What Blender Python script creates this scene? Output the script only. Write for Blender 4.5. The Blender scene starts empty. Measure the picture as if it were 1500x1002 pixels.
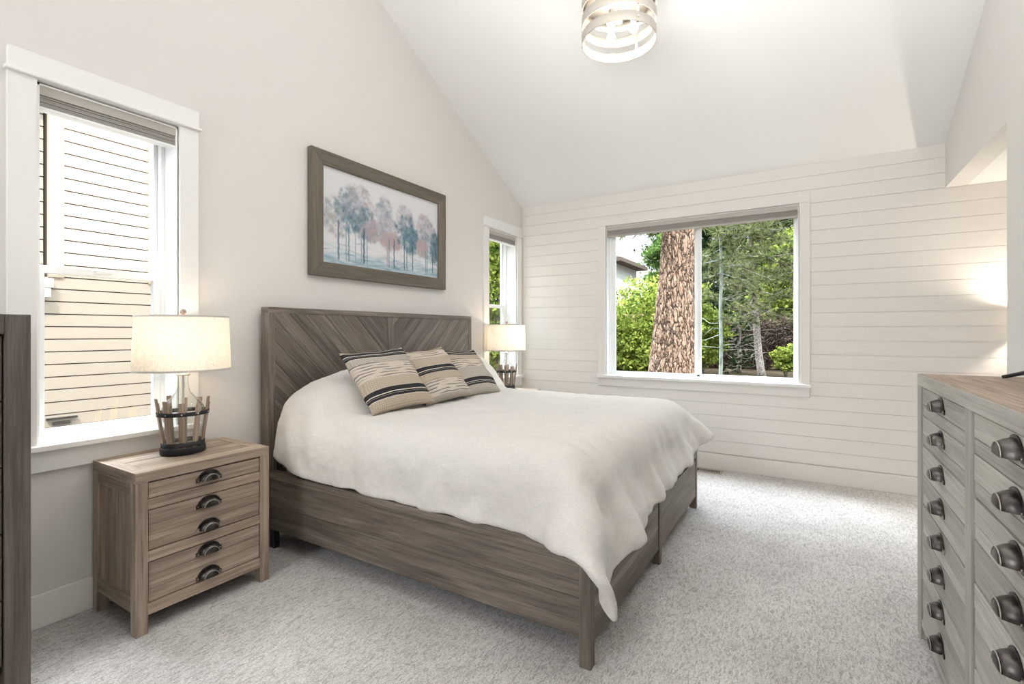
import bpy, bmesh, math, random
import numpy as np
from mathutils import Vector, Matrix

S = bpy.context.scene
C = S.collection
R_ = math.radians

# ------------------------------------------------------------------ camera
cam_d = bpy.data.cameras.new('camera')
cam = bpy.data.objects.new('camera', cam_d); C.objects.link(cam)
FPX, HORIZON, YAW, EYE = 718.0, 487.0, math.atan(437/718), 1.30
cam.location = (0, 0, EYE)
cam.rotation_euler = (R_(90), 0, YAW)
cam_d.sensor_width = 36; cam_d.lens = FPX/1500*36
cam_d.shift_y = -(501-HORIZON)/1500
cam_d.clip_start = .05; cam_d.clip_end = 300
S.camera = cam

# ------------------------------------------------------------------ exposure
S.view_settings.view_transform = 'Standard'
S.view_settings.look = 'None'
S.view_settings.gamma = 1.0
S.view_settings.use_curve_mapping = False
S.view_settings.exposure = 0.48
S.cycles.use_denoising = True
S.cycles.max_bounces = 10
S.cycles.diffuse_bounces = 6
S.cycles.transparent_max_bounces = 24
S.cycles.sample_clamp_indirect = 6
S.cycles.caustics_reflective = False
S.cycles.caustics_refractive = False

# ------------------------------------------------------------------ sky
W = bpy.data.worlds.new('sky'); S.world = W; W.use_nodes = True
nt = W.node_tree; nt.nodes.clear()
out = nt.nodes.new('ShaderNodeOutputWorld'); bg = nt.nodes.new('ShaderNodeBackground')
tc = nt.nodes.new('ShaderNodeTexCoord'); sx = nt.nodes.new('ShaderNodeSeparateXYZ')
mr = nt.nodes.new('ShaderNodeMapRange'); mr.inputs[1].default_value = .28; mr.inputs[2].default_value = .75
mr.inputs[3].default_value = 1.3; mr.inputs[4].default_value = 7.0
rp = nt.nodes.new('ShaderNodeMix'); rp.data_type = 'RGBA'
m2 = nt.nodes.new('ShaderNodeMapRange'); m2.inputs[1].default_value = -.05; m2.inputs[2].default_value = .5
rp.inputs[6].default_value = (.93, .97, 1, 1); rp.inputs[7].default_value = (.74, .87, 1, 1)
nt.links.new(tc.outputs['Generated'], sx.inputs[0]); nt.links.new(sx.outputs[2], mr.inputs[0]); nt.links.new(sx.outputs[2], m2.inputs[0])
nt.links.new(m2.outputs[0], rp.inputs[0]); nt.links.new(rp.outputs[2], bg.inputs[0]); nt.links.new(mr.outputs[0], bg.inputs[1])
nt.links.new(bg.outputs[0], out.inputs[0])

# ------------------------------------------------------------------ lights
def light(name, kind, loc, energy, color, rot=None, target=None, parent=None, **kw):
    d = bpy.data.lights.new(name, kind); d.energy = energy; d.color = color
    for k, v in kw.items(): setattr(d, k, v)
    o = bpy.data.objects.new(name, d); C.objects.link(o); o.location = loc
    if target is not None:
        o.rotation_euler = (Vector(target)-Vector(loc)).to_track_quat('-Z', 'Y').to_euler()
    if rot is not None: o.rotation_euler = rot
    return o
light('sun', 'SUN', (6, -6, 12), 3.2, (1, .95, .86), target=(6-5, -6+4, 12-7.2), angle=R_(1.0))
def portal(name, loc, sx_, sy_, target):
    o = light(name, 'AREA', loc, 1, (1, 1, 1), target=target, shape='RECTANGLE', size=sx_, size_y=sy_)
    o.data.cycles.is_portal = True
portal('sky_portal_side', (-3.13, 1.04, 1.62), .62, 1.66, (0, 1.04, 1.62))
portal('sky_portal_corner', (-3.13, 4.57, 1.62), .62, 1.66, (0, 4.57, 1.62))
portal('sky_portal_back', (-.97, 5.19, 1.64), 1.85, 1.66, (-.97, 0, 1.64))
# added fill: two broad unseen area lights, behind and above the camera
light('fill_soft', 'AREA', (-1.8, -2.1, 2.75), 70, (.95, .98, 1), target=(.1, 2.6, .6), shape='RECTANGLE', size=1.6, size_y=2.0)
light('fill_up', 'AREA', (-.3, .3, 2.5), 47, (.965, .985, 1), target=(-.2, 3.0, 6.0), shape='RECTANGLE', size=1.6, size_y=1.6, spread=R_(100))
# added second sun, very wide: stands in for sky glow through both window walls
light('window_fill_sun', 'SUN', (-10, 8, 14), 13.0, (.90, .955, 1), target=(-10+6, 8-2.4, 14-8.4), angle=R_(44))

# ------------------------------------------------------------------ helpers
rnd = random.Random(7)
def tag(o, label=None, cat=None, group=None, kind=None):
    if label: o['label'] = label
    if cat: o['category'] = cat
    if group: o['group'] = group
    if kind: o['kind'] = kind
    return o
def empty(name, loc=(0, 0, 0), rz=0):
    o = bpy.data.objects.new(name, None); C.objects.link(o); o.location = loc
    o.rotation_euler = (0, 0, rz); o.empty_display_size = .1
    return o
def root_loc(o):
    while o.parent: o = o.parent
    return Vector(o.location)
def copy_tree(o, parent=None):
    c = o.copy(); C.objects.link(c); c.parent = parent
    for ch in list(o.children): copy_tree(ch, c)
    return c

class MB:
    """collects shapes into one mesh; uv.x runs along the grain, in metres"""
    def __init__(s): s.v = []; s.f = []; s.uv = []; s.t = []; s.sm = []
    def face(s, idx, uvs, tone, smooth=False):
        s.f.append(idx); s.uv.append(uvs); s.t.append(tone); s.sm.append(smooth)
    def box(s, x0, x1, y0, y1, z0, z1, grain='x', tone=None, M=None, tp=0.0):
        if x0 > x1: x0, x1 = x1, x0
        if y0 > y1: y0, y1 = y1, y0
        g = 'xyz'.index(grain); tone = rnd.random() if tone is None else tone
        ou, ov = rnd.uniform(0, 50), rnd.uniform(0, 50)
        pts = [(x, y, z) for z in (z0, z1) for y in (y0, y1) for x in (x0, x1)]
        b = len(s.v)
        for p in pts: s.v.append(tuple(M @ Vector(p)) if M else p)
        for q, ax in (((0, 2, 3, 1), 2), ((4, 5, 7, 6), 2), ((0, 1, 5, 4), 1), ((2, 6, 7, 3), 1), ((0, 4, 6, 2), 0), ((1, 3, 7, 5), 0)):
            a, c = [k for k in range(3) if k != ax]
            if a != g and c != g: pass
            elif c == g: a, c = c, a
            s.face([b+k for k in q], [(pts[k][a]+ou, pts[k][c]+ov) for k in q], tone)
    def prism(s, poly, d0, d1, axis='x', gdir=(1, 0), tone=None):
        """convex poly in the two remaining axes (order xyz), extruded along axis d0..d1"""
        tone = rnd.random() if tone is None else tone
        ou, ov = rnd.uniform(0, 50), rnd.uniform(0, 50); n = len(poly); b = len(s.v)
        def P(p, d):
            return {'x': (d, p[0], p[1]), 'y': (p[0], d, p[1]), 'z': (p[0], p[1], d)}[axis]
        for d in (d0, d1):
            for p in poly: s.v.append(P(p, d))
        def U(p, w=0): return (p[0]*gdir[0]+p[1]*gdir[1]+ou, -p[0]*gdir[1]+p[1]*gdir[0]+ov+w)
        s.face([b+k for k in range(n)][::-1], [U(p) for p in poly][::-1], tone)
        s.face([b+n+k for k in range(n)], [U(p) for p in poly], tone)
        for k in range(n):
            j = (k+1) % n
            s.face([b+k, b+j, b+n+j, b+n+k], [U(poly[k]), U(poly[j]), U(poly[j], d1-d0), U(poly[k], d1-d0)], tone)
    def lathe(s, prof, c=(0, 0, 0), n=32, ax=1.0, ay=1.0, tone=.5, cap0=False, cap1=False):
        b = len(s.v); m = len(prof)
        for r, z in prof:
            for k in range(n):
                a = 2*math.pi*k/n
                s.v.append((c[0]+r*ax*math.cos(a), c[1]+r*ay*math.sin(a), c[2]+z))
        for i in range(m-1):
            for k in range(n):
                j = (k+1) % n
                s.face([b+i*n+k, b+i*n+j, b+(i+1)*n+j, b+(i+1)*n+k], [(k/n, prof[i][1]), ((k+1)/n, prof[i][1]), ((k+1)/n, prof[i+1][1]), (k/n, prof[i+1][1])], tone, True)
        if cap0: s.face([b+k for k in range(n)][::-1], [(0, 0)]*n, tone)
        if cap1: s.face([b+(m-1)*n+k for k in range(n)], [(0, 0)]*n, tone)
    def tube(s, pts, r, n=8, tone=.5, caps=True):
        pts = [Vector(p) for p in pts]; b = len(s.v); m = len(pts)
        rr = r if isinstance(r, (list, tuple)) else [r]*m
        prev = None; L = 0
        for i, p in enumerate(pts):
            t = (pts[min(i+1, m-1)]-pts[max(i-1, 0)]).normalized()
            if prev is None: prev = t.orthogonal().normalized()
            a = (prev - t*prev.dot(t)).normalized(); prev = a; c = t.cross(a)
            for k in range(n):
                q = 2*math.pi*k/n; s.v.append(tuple(p+(a*math.cos(q)+c*math.sin(q))*rr[i]))
        for i in range(m-1):
            L2 = L+(pts[i+1]-pts[i]).length
            for k in range(n):
                j = (k+1) % n
                s.face([b+i*n+k, b+i*n+j, b+(i+1)*n+j, b+(i+1)*n+k], [(L, k*.02), (L, k*.02+.02), (L2, k*.02+.02), (L2, k*.02)], tone, True)
            L = L2
        if caps:
            s.face([b+k for k in range(n)][::-1], [(0, 0)]*n, tone); s.face([b+(m-1)*n+k for k in range(n)], [(0, 0)]*n, tone)
    def grid(s, G, uvf=None, tone=.5, flip=False, smooth=True):
        n, m = len(G), len(G[0]); b = len(s.v)
        for r in G:
            for p in r: s.v.append(tuple(p))
        for i in range(n-1):
            for j in range(m-1):
                q = [(i, j), (i+1, j), (i+1, j+1), (i, j+1)]
                if flip: q = q[::-1]
                s.face([b+a*m+c for a, c in q], [uvf(a/(n-1), c/(m-1)) if uvf else (a/(n-1), c/(m-1)) for a, c in q], tone, smooth)
    def build(s, name, mat, parent=None, bevel=0, seg=2, loc=None):
        L = root_loc(parent) if parent else Vector(loc or (0, 0, 0))
        me = bpy.data.meshes.new(name)
        me.from_pydata([(a-L.x, b-L.y, c-L.z) for a, b, c in s.v], [], s.f)
        uvl = me.uv_layers.new(name='UVMap'); flat = [x for f in s.uv for p in f for x in p]
        uvl.data.foreach_set('uv', flat)
        at = me.attributes.new('tone', 'FLOAT', 'FACE'); at.data.foreach_set('value', s.t)
        me.polygons.foreach_set('use_smooth', s.sm)
        if mat: me.materials.append(mat)
        me.update(); me.validate()
        o = bpy.data.objects.new(name, me); C.objects.link(o)
        if parent: o.parent = parent
        else: o.location = L
        if bevel:
            md = o.modifiers.new('bevel', 'BEVEL'); md.width = bevel; md.segments = seg; md.limit_method = 'ANGLE'; md.angle_limit = R_(35)
        return o

# ------------------------------------------------------------------ materials
def mat(name, col=(.8, .8, .8), rough=.5, metal=0, spec=.5, **kw):
    m = bpy.data.materials.new(name); m.use_nodes = True
    p = m.node_tree.nodes['Principled BSDF']
    p.inputs['Base Color'].default_value = (*col, 1); p.inputs['Roughness'].default_value = rough
    p.inputs['Metallic'].default_value = metal; p.inputs['Specular IOR Level'].default_value = spec
    for k, v in kw.items(): p.inputs[k].default_value = v
    return m
def N(m, t, **kw):
    n = m.node_tree.nodes.new(t)
    for k, v in kw.items(): setattr(n, k, v)
    return n
def LK(m, a, b): m.node_tree.links.new(a, b)
def mapping(m, src, scale, loc=(0, 0, 0)):
    mp = N(m, 'ShaderNodeMapping'); mp.inputs['Scale'].default_value = scale; mp.inputs['Location'].default_value = loc
    LK(m, src, mp.inputs['Vector']); return mp.outputs[0]
def noise(m, vec, scale=5, detail=4, rough=.55, dist=0):
    n = N(m, 'ShaderNodeTexNoise'); n.inputs['Scale'].default_value = scale; n.inputs['Detail'].default_value = detail
    n.inputs['Roughness'].default_value = rough; n.inputs['Distortion'].default_value = dist
    if vec is not None: LK(m, vec, n.inputs['Vector'])
    return n.outputs[0]
def ramp(m, fac, stops, interp='LINEAR'):
    r = N(m, 'ShaderNodeValToRGB'); r.color_ramp.interpolation = interp
    e = r.color_ramp.elements
    while len(e) < len(stops): e.new(.5)
    for i, (p, c) in enumerate(stops):
        e[i].position = p; e[i].color = (*c, 1) if len(c) == 3 else c
    LK(m, fac, r.inputs[0]); return r.outputs[0]
def mixc(m, fac, a, b, mode='MIX'):
    x = N(m, 'ShaderNodeMix', data_type='RGBA', blend_type=mode)
    for k, v in ((0, fac), (6, a), (7, b)):
        if isinstance(v, (int, float)): x.inputs[k].default_value = v
        elif isinstance(v, tuple): x.inputs[k].default_value = (*v, 1)
        else: LK(m, v, x.inputs[k])
    return x.outputs[2]
def math_(m, op, a, b=None, clamp=False):
    x = N(m, 'ShaderNodeMath', operation=op); x.use_clamp = clamp
    for k, v in ((0, a), (1, b)):
        if v is None: continue
        if isinstance(v, (int, float)): x.inputs[k].default_value = v
        else: LK(m, v, x.inputs[k])
    return x.outputs[0]
def bump(m, h, strength=.3, dist=.002, p=None):
    b = N(m, 'ShaderNodeBump'); b.inputs['Strength'].default_value = strength; b.inputs['Distance'].default_value = dist
    LK(m, h, b.inputs['Height'])
    LK(m, b.outputs[0], (p or m.node_tree.nodes['Principled BSDF']).inputs['Normal'])

def wood(name, dark, mid, light_, rough=.55, streak=1.0, wear=(.62, .56, .48)):
    m = mat(name, mid, rough); p = m.node_tree.nodes['Principled BSDF']
    uv = N(m, 'ShaderNodeUVMap').outputs[0]
    at = N(m, 'ShaderNodeAttribute', attribute_name='tone').outputs['Fac']
    fine = noise(m, mapping(m, uv, (3.0, 95, 1)), 1, 5, .65, .3)
    broad = noise(m, mapping(m, uv, (1.3, 14, 1)), 1, 4, .6, .8)
    c = ramp(m, broad, [(.25, dark), (.5, mid), (.78, light_)])
    f = ramp(m, fine, [(.32, (.50, .49, .48)), (.48, (1, 1, 1)), (.68, (1.36, 1.33, 1.30))])
    c = mixc(m, .85*streak, c, f, 'MULTIPLY')
    tn = math_(m, 'ADD', math_(m, 'MULTIPLY', at, .42), .79)
    cc = N(m, 'ShaderNodeCombineColor')
    for k in range(3): LK(m, tn, cc.inputs[k])
    c = mixc(m, 1.0, c, cc.outputs[0], 'MULTIPLY')
    # pale scratches where the limed finish has worn
    wv = noise(m, mapping(m, uv, (7, 240, 1)), 1, 2, .5)
    wm = ramp(m, wv, [(.70, (0, 0, 0)), (.78, (1, 1, 1))])
    wm2 = math_(m, 'MULTIPLY', wm, .35)
    c = mixc(m, wm2, c, wear)
    LK(m, c, p.inputs['Base Color'])
    bump(m, fine, .35, .0015)
    return m

M = {}
M['wall'] = mat('wall_paint', (.74, .715, .688), .85, spec=.2)
bump(M['wall'], noise(M['wall'], N(M['wall'], 'ShaderNodeTexCoord').outputs['Object'], 160, 3), .06, .001)
M['ceil'] = mat('ceiling_paint', (.84, .83, .815), .9, spec=.15)
M['ship'] = mat('shiplap_paint', (.81, .775, .735), .55, spec=.35)
M['trim'] = mat('trim_paint', (.84, .83, .81), .45, spec=.4)
M['vinyl'] = mat('white_vinyl', (.88, .885, .88), .35, spec=.5)
M['wood_ns'] = wood('weathered_grey_brown_wood', (.165, .122, .092), (.32, .252, .195), (.48, .40, .325))
M['wood_bed'] = wood('dark_weathered_wood', (.085, .066, .052), (.158, .129, .106), (.27, .230, .195), .5)
M['wood_dr'] = wood('silvery_weathered_wood', (.33, .322, .292), (.44, .43, .395), (.53, .52, .485), streak=.55)
M['wood_top'] = wood('warm_weathered_wood', (.24, .175, .13), (.36, .275, .21), (.48, .38, .30))
M['wood_ch'] = wood('dark_grey_brown_wood', (.062, .051, .044), (.10, .083, .071), (.155, .132, .115))
M['wood_slat'] = wood('reclaimed_slat_wood', (.20, .145, .105), (.36, .28, .215), (.62, .53, .44))
M['bronze'] = mat('dark_bronze', (.075, .07, .068), .38, 1.0)
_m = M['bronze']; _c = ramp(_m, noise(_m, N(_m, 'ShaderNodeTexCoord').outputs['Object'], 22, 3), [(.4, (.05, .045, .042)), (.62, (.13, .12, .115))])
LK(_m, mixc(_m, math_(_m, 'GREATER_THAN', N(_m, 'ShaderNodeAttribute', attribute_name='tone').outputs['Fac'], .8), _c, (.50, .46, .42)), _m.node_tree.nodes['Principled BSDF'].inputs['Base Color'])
M['iron'] = mat('black_iron', (.03, .03, .032), .5, .6)
M['black'] = mat('black_plastic', (.012, .012, .013), .35)
M['nickel'] = mat('brushed_nickel', (.72, .69, .64), .28, 1.0)
M['gap'] = mat('cabinet_inside', (.02, .017, .014), .9)
M['slot'] = mat('vent_slots', (.02, .016, .014), .8)
M['vent'] = mat('vent_metal', (.45, .40, .34), .4, .3)

# carpet
m = M['carpet'] = mat('cut_pile_carpet', (.5, .48, .46), .97, spec=.05); p = m.node_tree.nodes['Principled BSDF']
oc = N(m, 'ShaderNodeTexCoord').outputs['Object']
n1 = noise(m, mapping(m, oc, (1, 1.0, 1)), 150, 3, .7); n2 = noise(m, oc, 2.6, 4, .6, .6); n3 = noise(m, mapping(m, oc, (90, 28, 20)), 1, 3, .65, 1.2)
c = ramp(m, n1, [(.32, (.42, .395, .378)), (.50, (.66, .63, .607)), (.68, (.80, .775, .752))])
c = mixc(m, 1.0, c, ramp(m, n2, [(.35, (.90, .90, .90)), (.65, (1.06, 1.06, 1.06))]), 'MULTIPLY')
c = mixc(m, .8, c, ramp(m, n3, [(.38, (.60, .59, .58)), (.5, (1, 1, 1)), (.64, (1.16, 1.16, 1.16))]), 'MULTIPLY')
LK(m, c, p.inputs['Base Color'])
p.inputs['Sheen Weight'].default_value = .15
bump(m, math_(m, 'ADD', n1, math_(m, 'MULTIPLY', n3, 1.2)), .9, .006)

def fabric(name, col, weave=500, rough=.9, var=.04, st=.25):
    m = mat(name, col, rough, spec=.15); p = m.node_tree.nodes['Principled BSDF']
    oc = N(m, 'ShaderNodeTexCoord').outputs['Object']
    a = noise(m, mapping(m, oc, (weave*.18, weave, weave)), 1, 2, .6); b = noise(m, mapping(m, oc, (weave, weave*.18, weave)), 1, 2, .6)
    h = math_(m, 'ADD', a, b)
    lo = tuple(max(0, x*(1-var*2.2)) for x in col); hi = tuple(min(1, x*(1+var)) for x in col)
    LK(m, ramp(m, math_(m, 'MULTIPLY', h, .5), [(.35, lo), (.6, hi)]), p.inputs['Base Color'])
    bump(m, h, st, .0015)
    p.inputs['Sheen Weight'].default_value = .1
    return m
M['duvet'] = fabric('cream_crinkle_cotton', (.68, .655, .622), 220, st=.35)
M['sheet'] = fabric('grey_sheet', (.42, .43, .45), 300)
M['white'] = fabric('white_cotton', (.82, .79, .745), 300)
M['shade_g'] = fabric('greige_blind_fabric', (.36, .34, .315), 300)
M['shade_h'] = mat('greige_blind_rail', (.47, .44, .40), .5)

# glass: clear, lets the light straight through
def glassmat(name, tint=(1, 1, 1), refl=1.0, ior=1.45):
    m = bpy.data.materials.new(name); m.use_nodes = True; m.node_tree.nodes.clear()
    o = N(m, 'ShaderNodeOutputMaterial'); t = N(m, 'ShaderNodeBsdfTransparent'); g = N(m, 'ShaderNodeBsdfGlossy'); x = N(m, 'ShaderNodeMixShader'); f = N(m, 'ShaderNodeLayerWeight')
    t.inputs[0].default_value = (*tint, 1); g.inputs['Roughness'].default_value = .02
    LK(m, math_(m, 'MULTIPLY', math_(m, 'ADD', math_(m, 'MULTIPLY', math_(m, 'POWER', f.outputs['Facing'], 4), .8), .045), refl), x.inputs[0]); LK(m, t.outputs[0], x.inputs[1]); LK(m, g.outputs[0], x.inputs[2]); LK(m, x.outputs[0], o.inputs[0])
    return m
M['pane'] = glassmat('window_glass', (.98, .99, .985), .035)
M['glass'] = glassmat('bottle_glass', (.97, .985, .98), 2.2)
M['lampglass'] = glassmat('drum_glass', (.97, .97, .96), 1.0)
m = M['screen'] = bpy.data.materials.new('insect_screen'); m.use_nodes = True; m.node_tree.nodes.clear()
o_ = N(m, 'ShaderNodeOutputMaterial'); t_ = N(m, 'ShaderNodeBsdfTransparent'); d_ = N(m, 'ShaderNodeBsdfDiffuse'); x_ = N(m, 'ShaderNodeMixShader')
d_.inputs[0].default_value = (.10, .09, .08, 1); x_.inputs[0].default_value = .24
LK(m, t_.outputs[0], x_.inputs[1]); LK(m, d_.outputs[0], x_.inputs[2]); LK(m, x_.outputs[0], o_.inputs[0])

def glow(name, col, strength):
    m = bpy.data.materials.new(name); m.use_nodes = True; p = m.node_tree.nodes['Principled BSDF']
    m.node_tree.nodes.clear(); o = N(m, 'ShaderNodeOutputMaterial'); e = N(m, 'ShaderNodeEmission'); t = N(m, 'ShaderNodeBsdfTransparent'); a = N(m, 'ShaderNodeAddShader')
    e.inputs[0].default_value = (*col, 1); e.inputs[1].default_value = strength; t.inputs[0].default_value = (.95, .95, .95, 1)
    LK(m, e.outputs[0], a.inputs[0]); LK(m, t.outputs[0], a.inputs[1]); LK(m, a.outputs[0], o.inputs[0])
    return m
M['bulb'] = glow('lit_bulb', (1, .85, .66), 2.5)
M['bulbw'] = glow('lit_ceiling_bulb', (1, .95, .87), 3.5)
# lamp shade linen: passes light from the bulb inside
m = M['linen'] = bpy.data.materials.new('linen_lampshade'); m.use_nodes = True; m.node_tree.nodes.clear()
o_ = N(m, 'ShaderNodeOutputMaterial'); t_ = N(m, 'ShaderNodeBsdfTranslucent'); d_ = N(m, 'ShaderNodeBsdfDiffuse'); x_ = N(m, 'ShaderNodeMixShader')
oc = N(m, 'ShaderNodeTexCoord').outputs['Object']
wv = math_(m, 'MULTIPLY', math_(m, 'ADD', noise(m, mapping(m, oc, (60, 60, 700)), 1, 2), noise(m, mapping(m, oc, (420, 420, 40)), 1, 2)), .5)
cl = ramp(m, wv, [(.34, (.56, .50, .42)), (.5, (.74, .69, .61)), (.66, (.84, .80, .73))])
LK(m, cl, d_.inputs[0]); LK(m, cl, t_.inputs[0]); x_.inputs[0].default_value = .36
LK(m, d_.outputs[0], x_.inputs[1]); LK(m, t_.outputs[0], x_.inputs[2]); LK(m, x_.outputs[0], o_.inputs[0])
M['trimband'] = mat('shade_trim', (.50, .47, .43), .7)

# striped cushion cloth (uv.y runs down the cushion)
SEG = {'a': [(0, 'tan'), (.035, 'band'), (.185, 'grey'), (.30, 'cream'), (.56, 'tan'), (.715, 'band'), (.865, 'tan')],
       'b': [(0, 'tan'), (.08, 'cream'), (.24, 'tan'), (.42, 'band'), (.555, 'tan'), (.70, 'cream'), (.93, 'grey')],
       'c': [(0, 'tan'), (.03, 'band'), (.165, 'tan'), (.30, 'cream'), (.50, 'grey'), (.72, 'band'), (.855, 'grey')]}
LNS = {'a': [(.27, .55)], 'b': [(.04, .24), (.68, .95)], 'c': [(.27, .50)]}
DOT = {'a': [(.185, .29), (.56, .71), (.86, .99)], 'b': [(.25, .41), (.56, .68)], 'c': [(.17, .28), (.50, .71), (.86, .99)]}
def stripes(name, kind):
    m = mat(name, (.6, .52, .44), .9, spec=.1); p = m.node_tree.nodes['Principled BSDF']
    uv = N(m, 'ShaderNodeUVMap').outputs[0]
    warp = noise(m, mapping(m, uv, (3, 3, 1)), 1, 2)
    sp = N(m, 'ShaderNodeSeparateXYZ'); LK(m, uv, sp.inputs[0])
    v = math_(m, 'ADD', sp.outputs[1], math_(m, 'MULTIPLY', math_(m, 'SUBTRACT', warp, .5), .02))
    cr, tan, gry, blk, wht = (.60, .53, .45), (.43, .355, .275), (.41, .365, .31), (.036, .034, .036), (.72, .67, .60)
    segs = SEG[kind]; stops = []; 
    for q, nm in segs:
        if nm == 'band':   # dark band with pale threads in it
            for dq, cc_ in ((0, wht), (.006, blk), (.074, wht), (.084, blk), (.104, gry), (.109, blk), (.142, wht)): stops.append((q+dq, cc_))
        else: stops.append((q, {'tan': tan, 'cream': cr, 'grey': gry}[nm]))
    c = ramp(m, v, stops, 'CONSTANT')
    def inside(rngs):
        tot = None
        for q0, q1 in rngs:
            k_ = math_(m, 'MULTIPLY', math_(m, 'GREATER_THAN', v, q0), math_(m, 'LESS_THAN', v, q1)); tot = k_ if tot is None else math_(m, 'ADD', tot, k_)
        return tot
    # ikat: thin dark lines, broken into dashes
    wav = math_(m, 'ADD', v, math_(m, 'MULTIPLY', math_(m, 'SUBTRACT', noise(m, mapping(m, uv, (5, 9, 1)), 1, 2), .5), .03))
    ln = math_(m, 'LESS_THAN', math_(m, 'FRACT', math_(m, 'MULTIPLY', wav, 21)), .32)
    brk = ramp(m, noise(m, mapping(m, uv, (2.6, 21, 1)), 1, 1), [(.45, (0, 0, 0)), (.50, (1, 1, 1))])
    c = mixc(m, math_(m, 'MULTIPLY', math_(m, 'MULTIPLY', ln, brk), math_(m, 'MULTIPLY', inside(LNS[kind]), .85)), c, (.10, .095, .10))
    # pale stitches in rows
    su = math_(m, 'LESS_THAN', math_(m, 'FRACT', math_(m, 'MULTIPLY', sp.outputs[0], 34)), .55); sv = math_(m, 'LESS_THAN', math_(m, 'FRACT', math_(m, 'MULTIPLY', v, 40)), .38)
    c = mixc(m, math_(m, 'MULTIPLY', math_(m, 'MULTIPLY', su, sv), math_(m, 'MULTIPLY', inside(DOT[kind]), .55)), c, wht)
    fine = noise(m, mapping(m, uv, (40, 300, 1)), 1, 2)
    c = mixc(m, .8, c, ramp(m, fine, [(.35, (.78, .78, .78)), (.6, (1.08, 1.08, 1.08))]), 'MULTIPLY')
    LK(m, c, p.inputs['Base Color']); bump(m, fine, .4, .002)
    return m

# ================================================================== ROOM SHELL
ZC, SL, YB = 2.767, .513, 5.0
XL, XR = -2.902, .896
RIDGE = 1.2
def ceil_z(y): return ZC+SL*(YB-y) if y > RIDGE else ZC+SL*(YB-RIDGE)-SL*(RIDGE-y)
W1 = (.755, 1.315); W3 = (4.285, 4.862); WZ = (.80, 2.40)
BW = (-1.862, -.088); BZ = (.845, 2.430)
YE = -2.6

b = MB()
XO = XL-.22
for y0, y1, hole in ((YE-.2, W1[0], 0), (*W1, 1), (W1[1], W3[0], 0), (*W3, 1), (W3[1], YB+.2, 0)):
    segs = [(y0, y1)] if not (y0 < RIDGE < y1) else [(y0, RIDGE), (RIDGE, y1)]
    for a, c in segs:
        zt0, zt1 = ceil_z(max(a, YE-.2))+.03, ceil_z(c)+.03
        zb = WZ[1] if hole else -.1
        b.prism([(a, zb), (c, zb), (c, zt1), (a, zt0)], XO, XL, 'x', tone=.5)
        if hole: b.prism([(a, -.1), (c, -.1), (c, WZ[0]), (a, WZ[0])], XO, XL, 'x', tone=.5)
tag(b.build('wall_left', M['wall']), 'warm white painted gable wall behind the headboard', 'wall', kind='structure')

b = MB()
# right wall: solid from behind the camera up to the hallway opening, header above the opening
YO, ZH = 3.607, 2.425
for a, c in ((YE-.2, RIDGE), (RIDGE, YO)):
    b.prism([(a, -.1), (c, -.1), (c, ceil_z(c)+.03), (a, ceil_z(a)+.03)], XR, XR+.13, 'x', tone=.5)
b.prism([(YO, ZH), (YB, ZH), (YB, ceil_z(YB)+.03), (YO, ceil_z(YO)+.03)], XR, XR+.13, 'x', tone=.5)
tag(b.build('wall_right', M['wall']), 'pale wall on the right with the hallway opening at its far end', 'wall', kind='structure')
b = MB(); b.box(XR+.13, 2.72, YO-.13, YO, -.1, ZH+.1); b.box(2.6, 2.72, YO, YB+.2, -.1, ZH+.1)
tag(b.build('wall_hallway', M['wall']), 'inner walls of the hallway beyond the opening', 'wall', kind='structure')
b = MB(); b.box(XR+.13, 2.72, YO-.13, YB+.2, ZH, ZH+.12)
tag(b.build('ceiling_hallway', M['ceil']), 'lower flat hallway ceiling lit warm', 'ceiling', kind='structure')
b = MB(); b.box(XO, XR+.13, YE-.2, YE, -.1, ceil_z(YE)+.2)
tag(b.build('wall_front', M['wall']), 'wall behind the camera', 'wall', kind='structure')

# shiplap wall
b = MB(); b.box(XO, BW[0], YB+.012, YB+.2, -.1, 3.0); b.box(BW[1], 2.72, YB+.012, YB+.2, -.1, 3.0)
b.box(BW[0], BW[1], YB+.012, YB+.2, -.1, BZ[0]); b.box(BW[0], BW[1], YB+.012, YB+.2, BZ[1], 3.0)
PER = .1196; z = .152
rows = []
while z < 2.77:
    z1 = min(z+PER, 2.80); rows.append((z+.0010, z1-.0010)); z += PER
for z0, z1 in rows:
    if z1 > BZ[0] and z0 < BZ[1]:
        if z0 < BZ[0]: b.box(BW[0], BW[1], YB, YB+.012, z0, BZ[0])
        if z1 > BZ[1]: b.box(BW[0], BW[1], YB, YB+.012, BZ[1], z1)
        b.box(XL, BW[0], YB, YB+.012, z0, z1); b.box(BW[1], 2.6, YB, YB+.012, z0, z1)
    else: b.box(XL, 2.6, YB, YB+.012, z0, z1)
tag(b.build('wall_back', M['ship']), 'cream painted horizontal shiplap wall around the wide window', 'wall', kind='structure')

b = MB(); b.box(XO, 2.72, YE-.2, YB+.2, -.12, 0)
tag(b.build('floor', M['carpet']), 'light grey cut pile carpet across the bedroom', 'carpet', kind='structure')

b = MB(); T = .2; x0, x1 = XO-.12, XR+.2
for a, c in ((RIDGE, YB+.28), (YE-.3, RIDGE)):
    b.prism([(a, ceil_z(a)), (c, ceil_z(c)), (c, ceil_z(c)+T), (a, ceil_z(a)+T)], x0, x1, 'x', tone=.5)
tag(b.build('ceiling', M['ceil']), 'white vaulted ceiling sloping up from the shiplap wall', 'ceiling', kind='structure')

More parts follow.
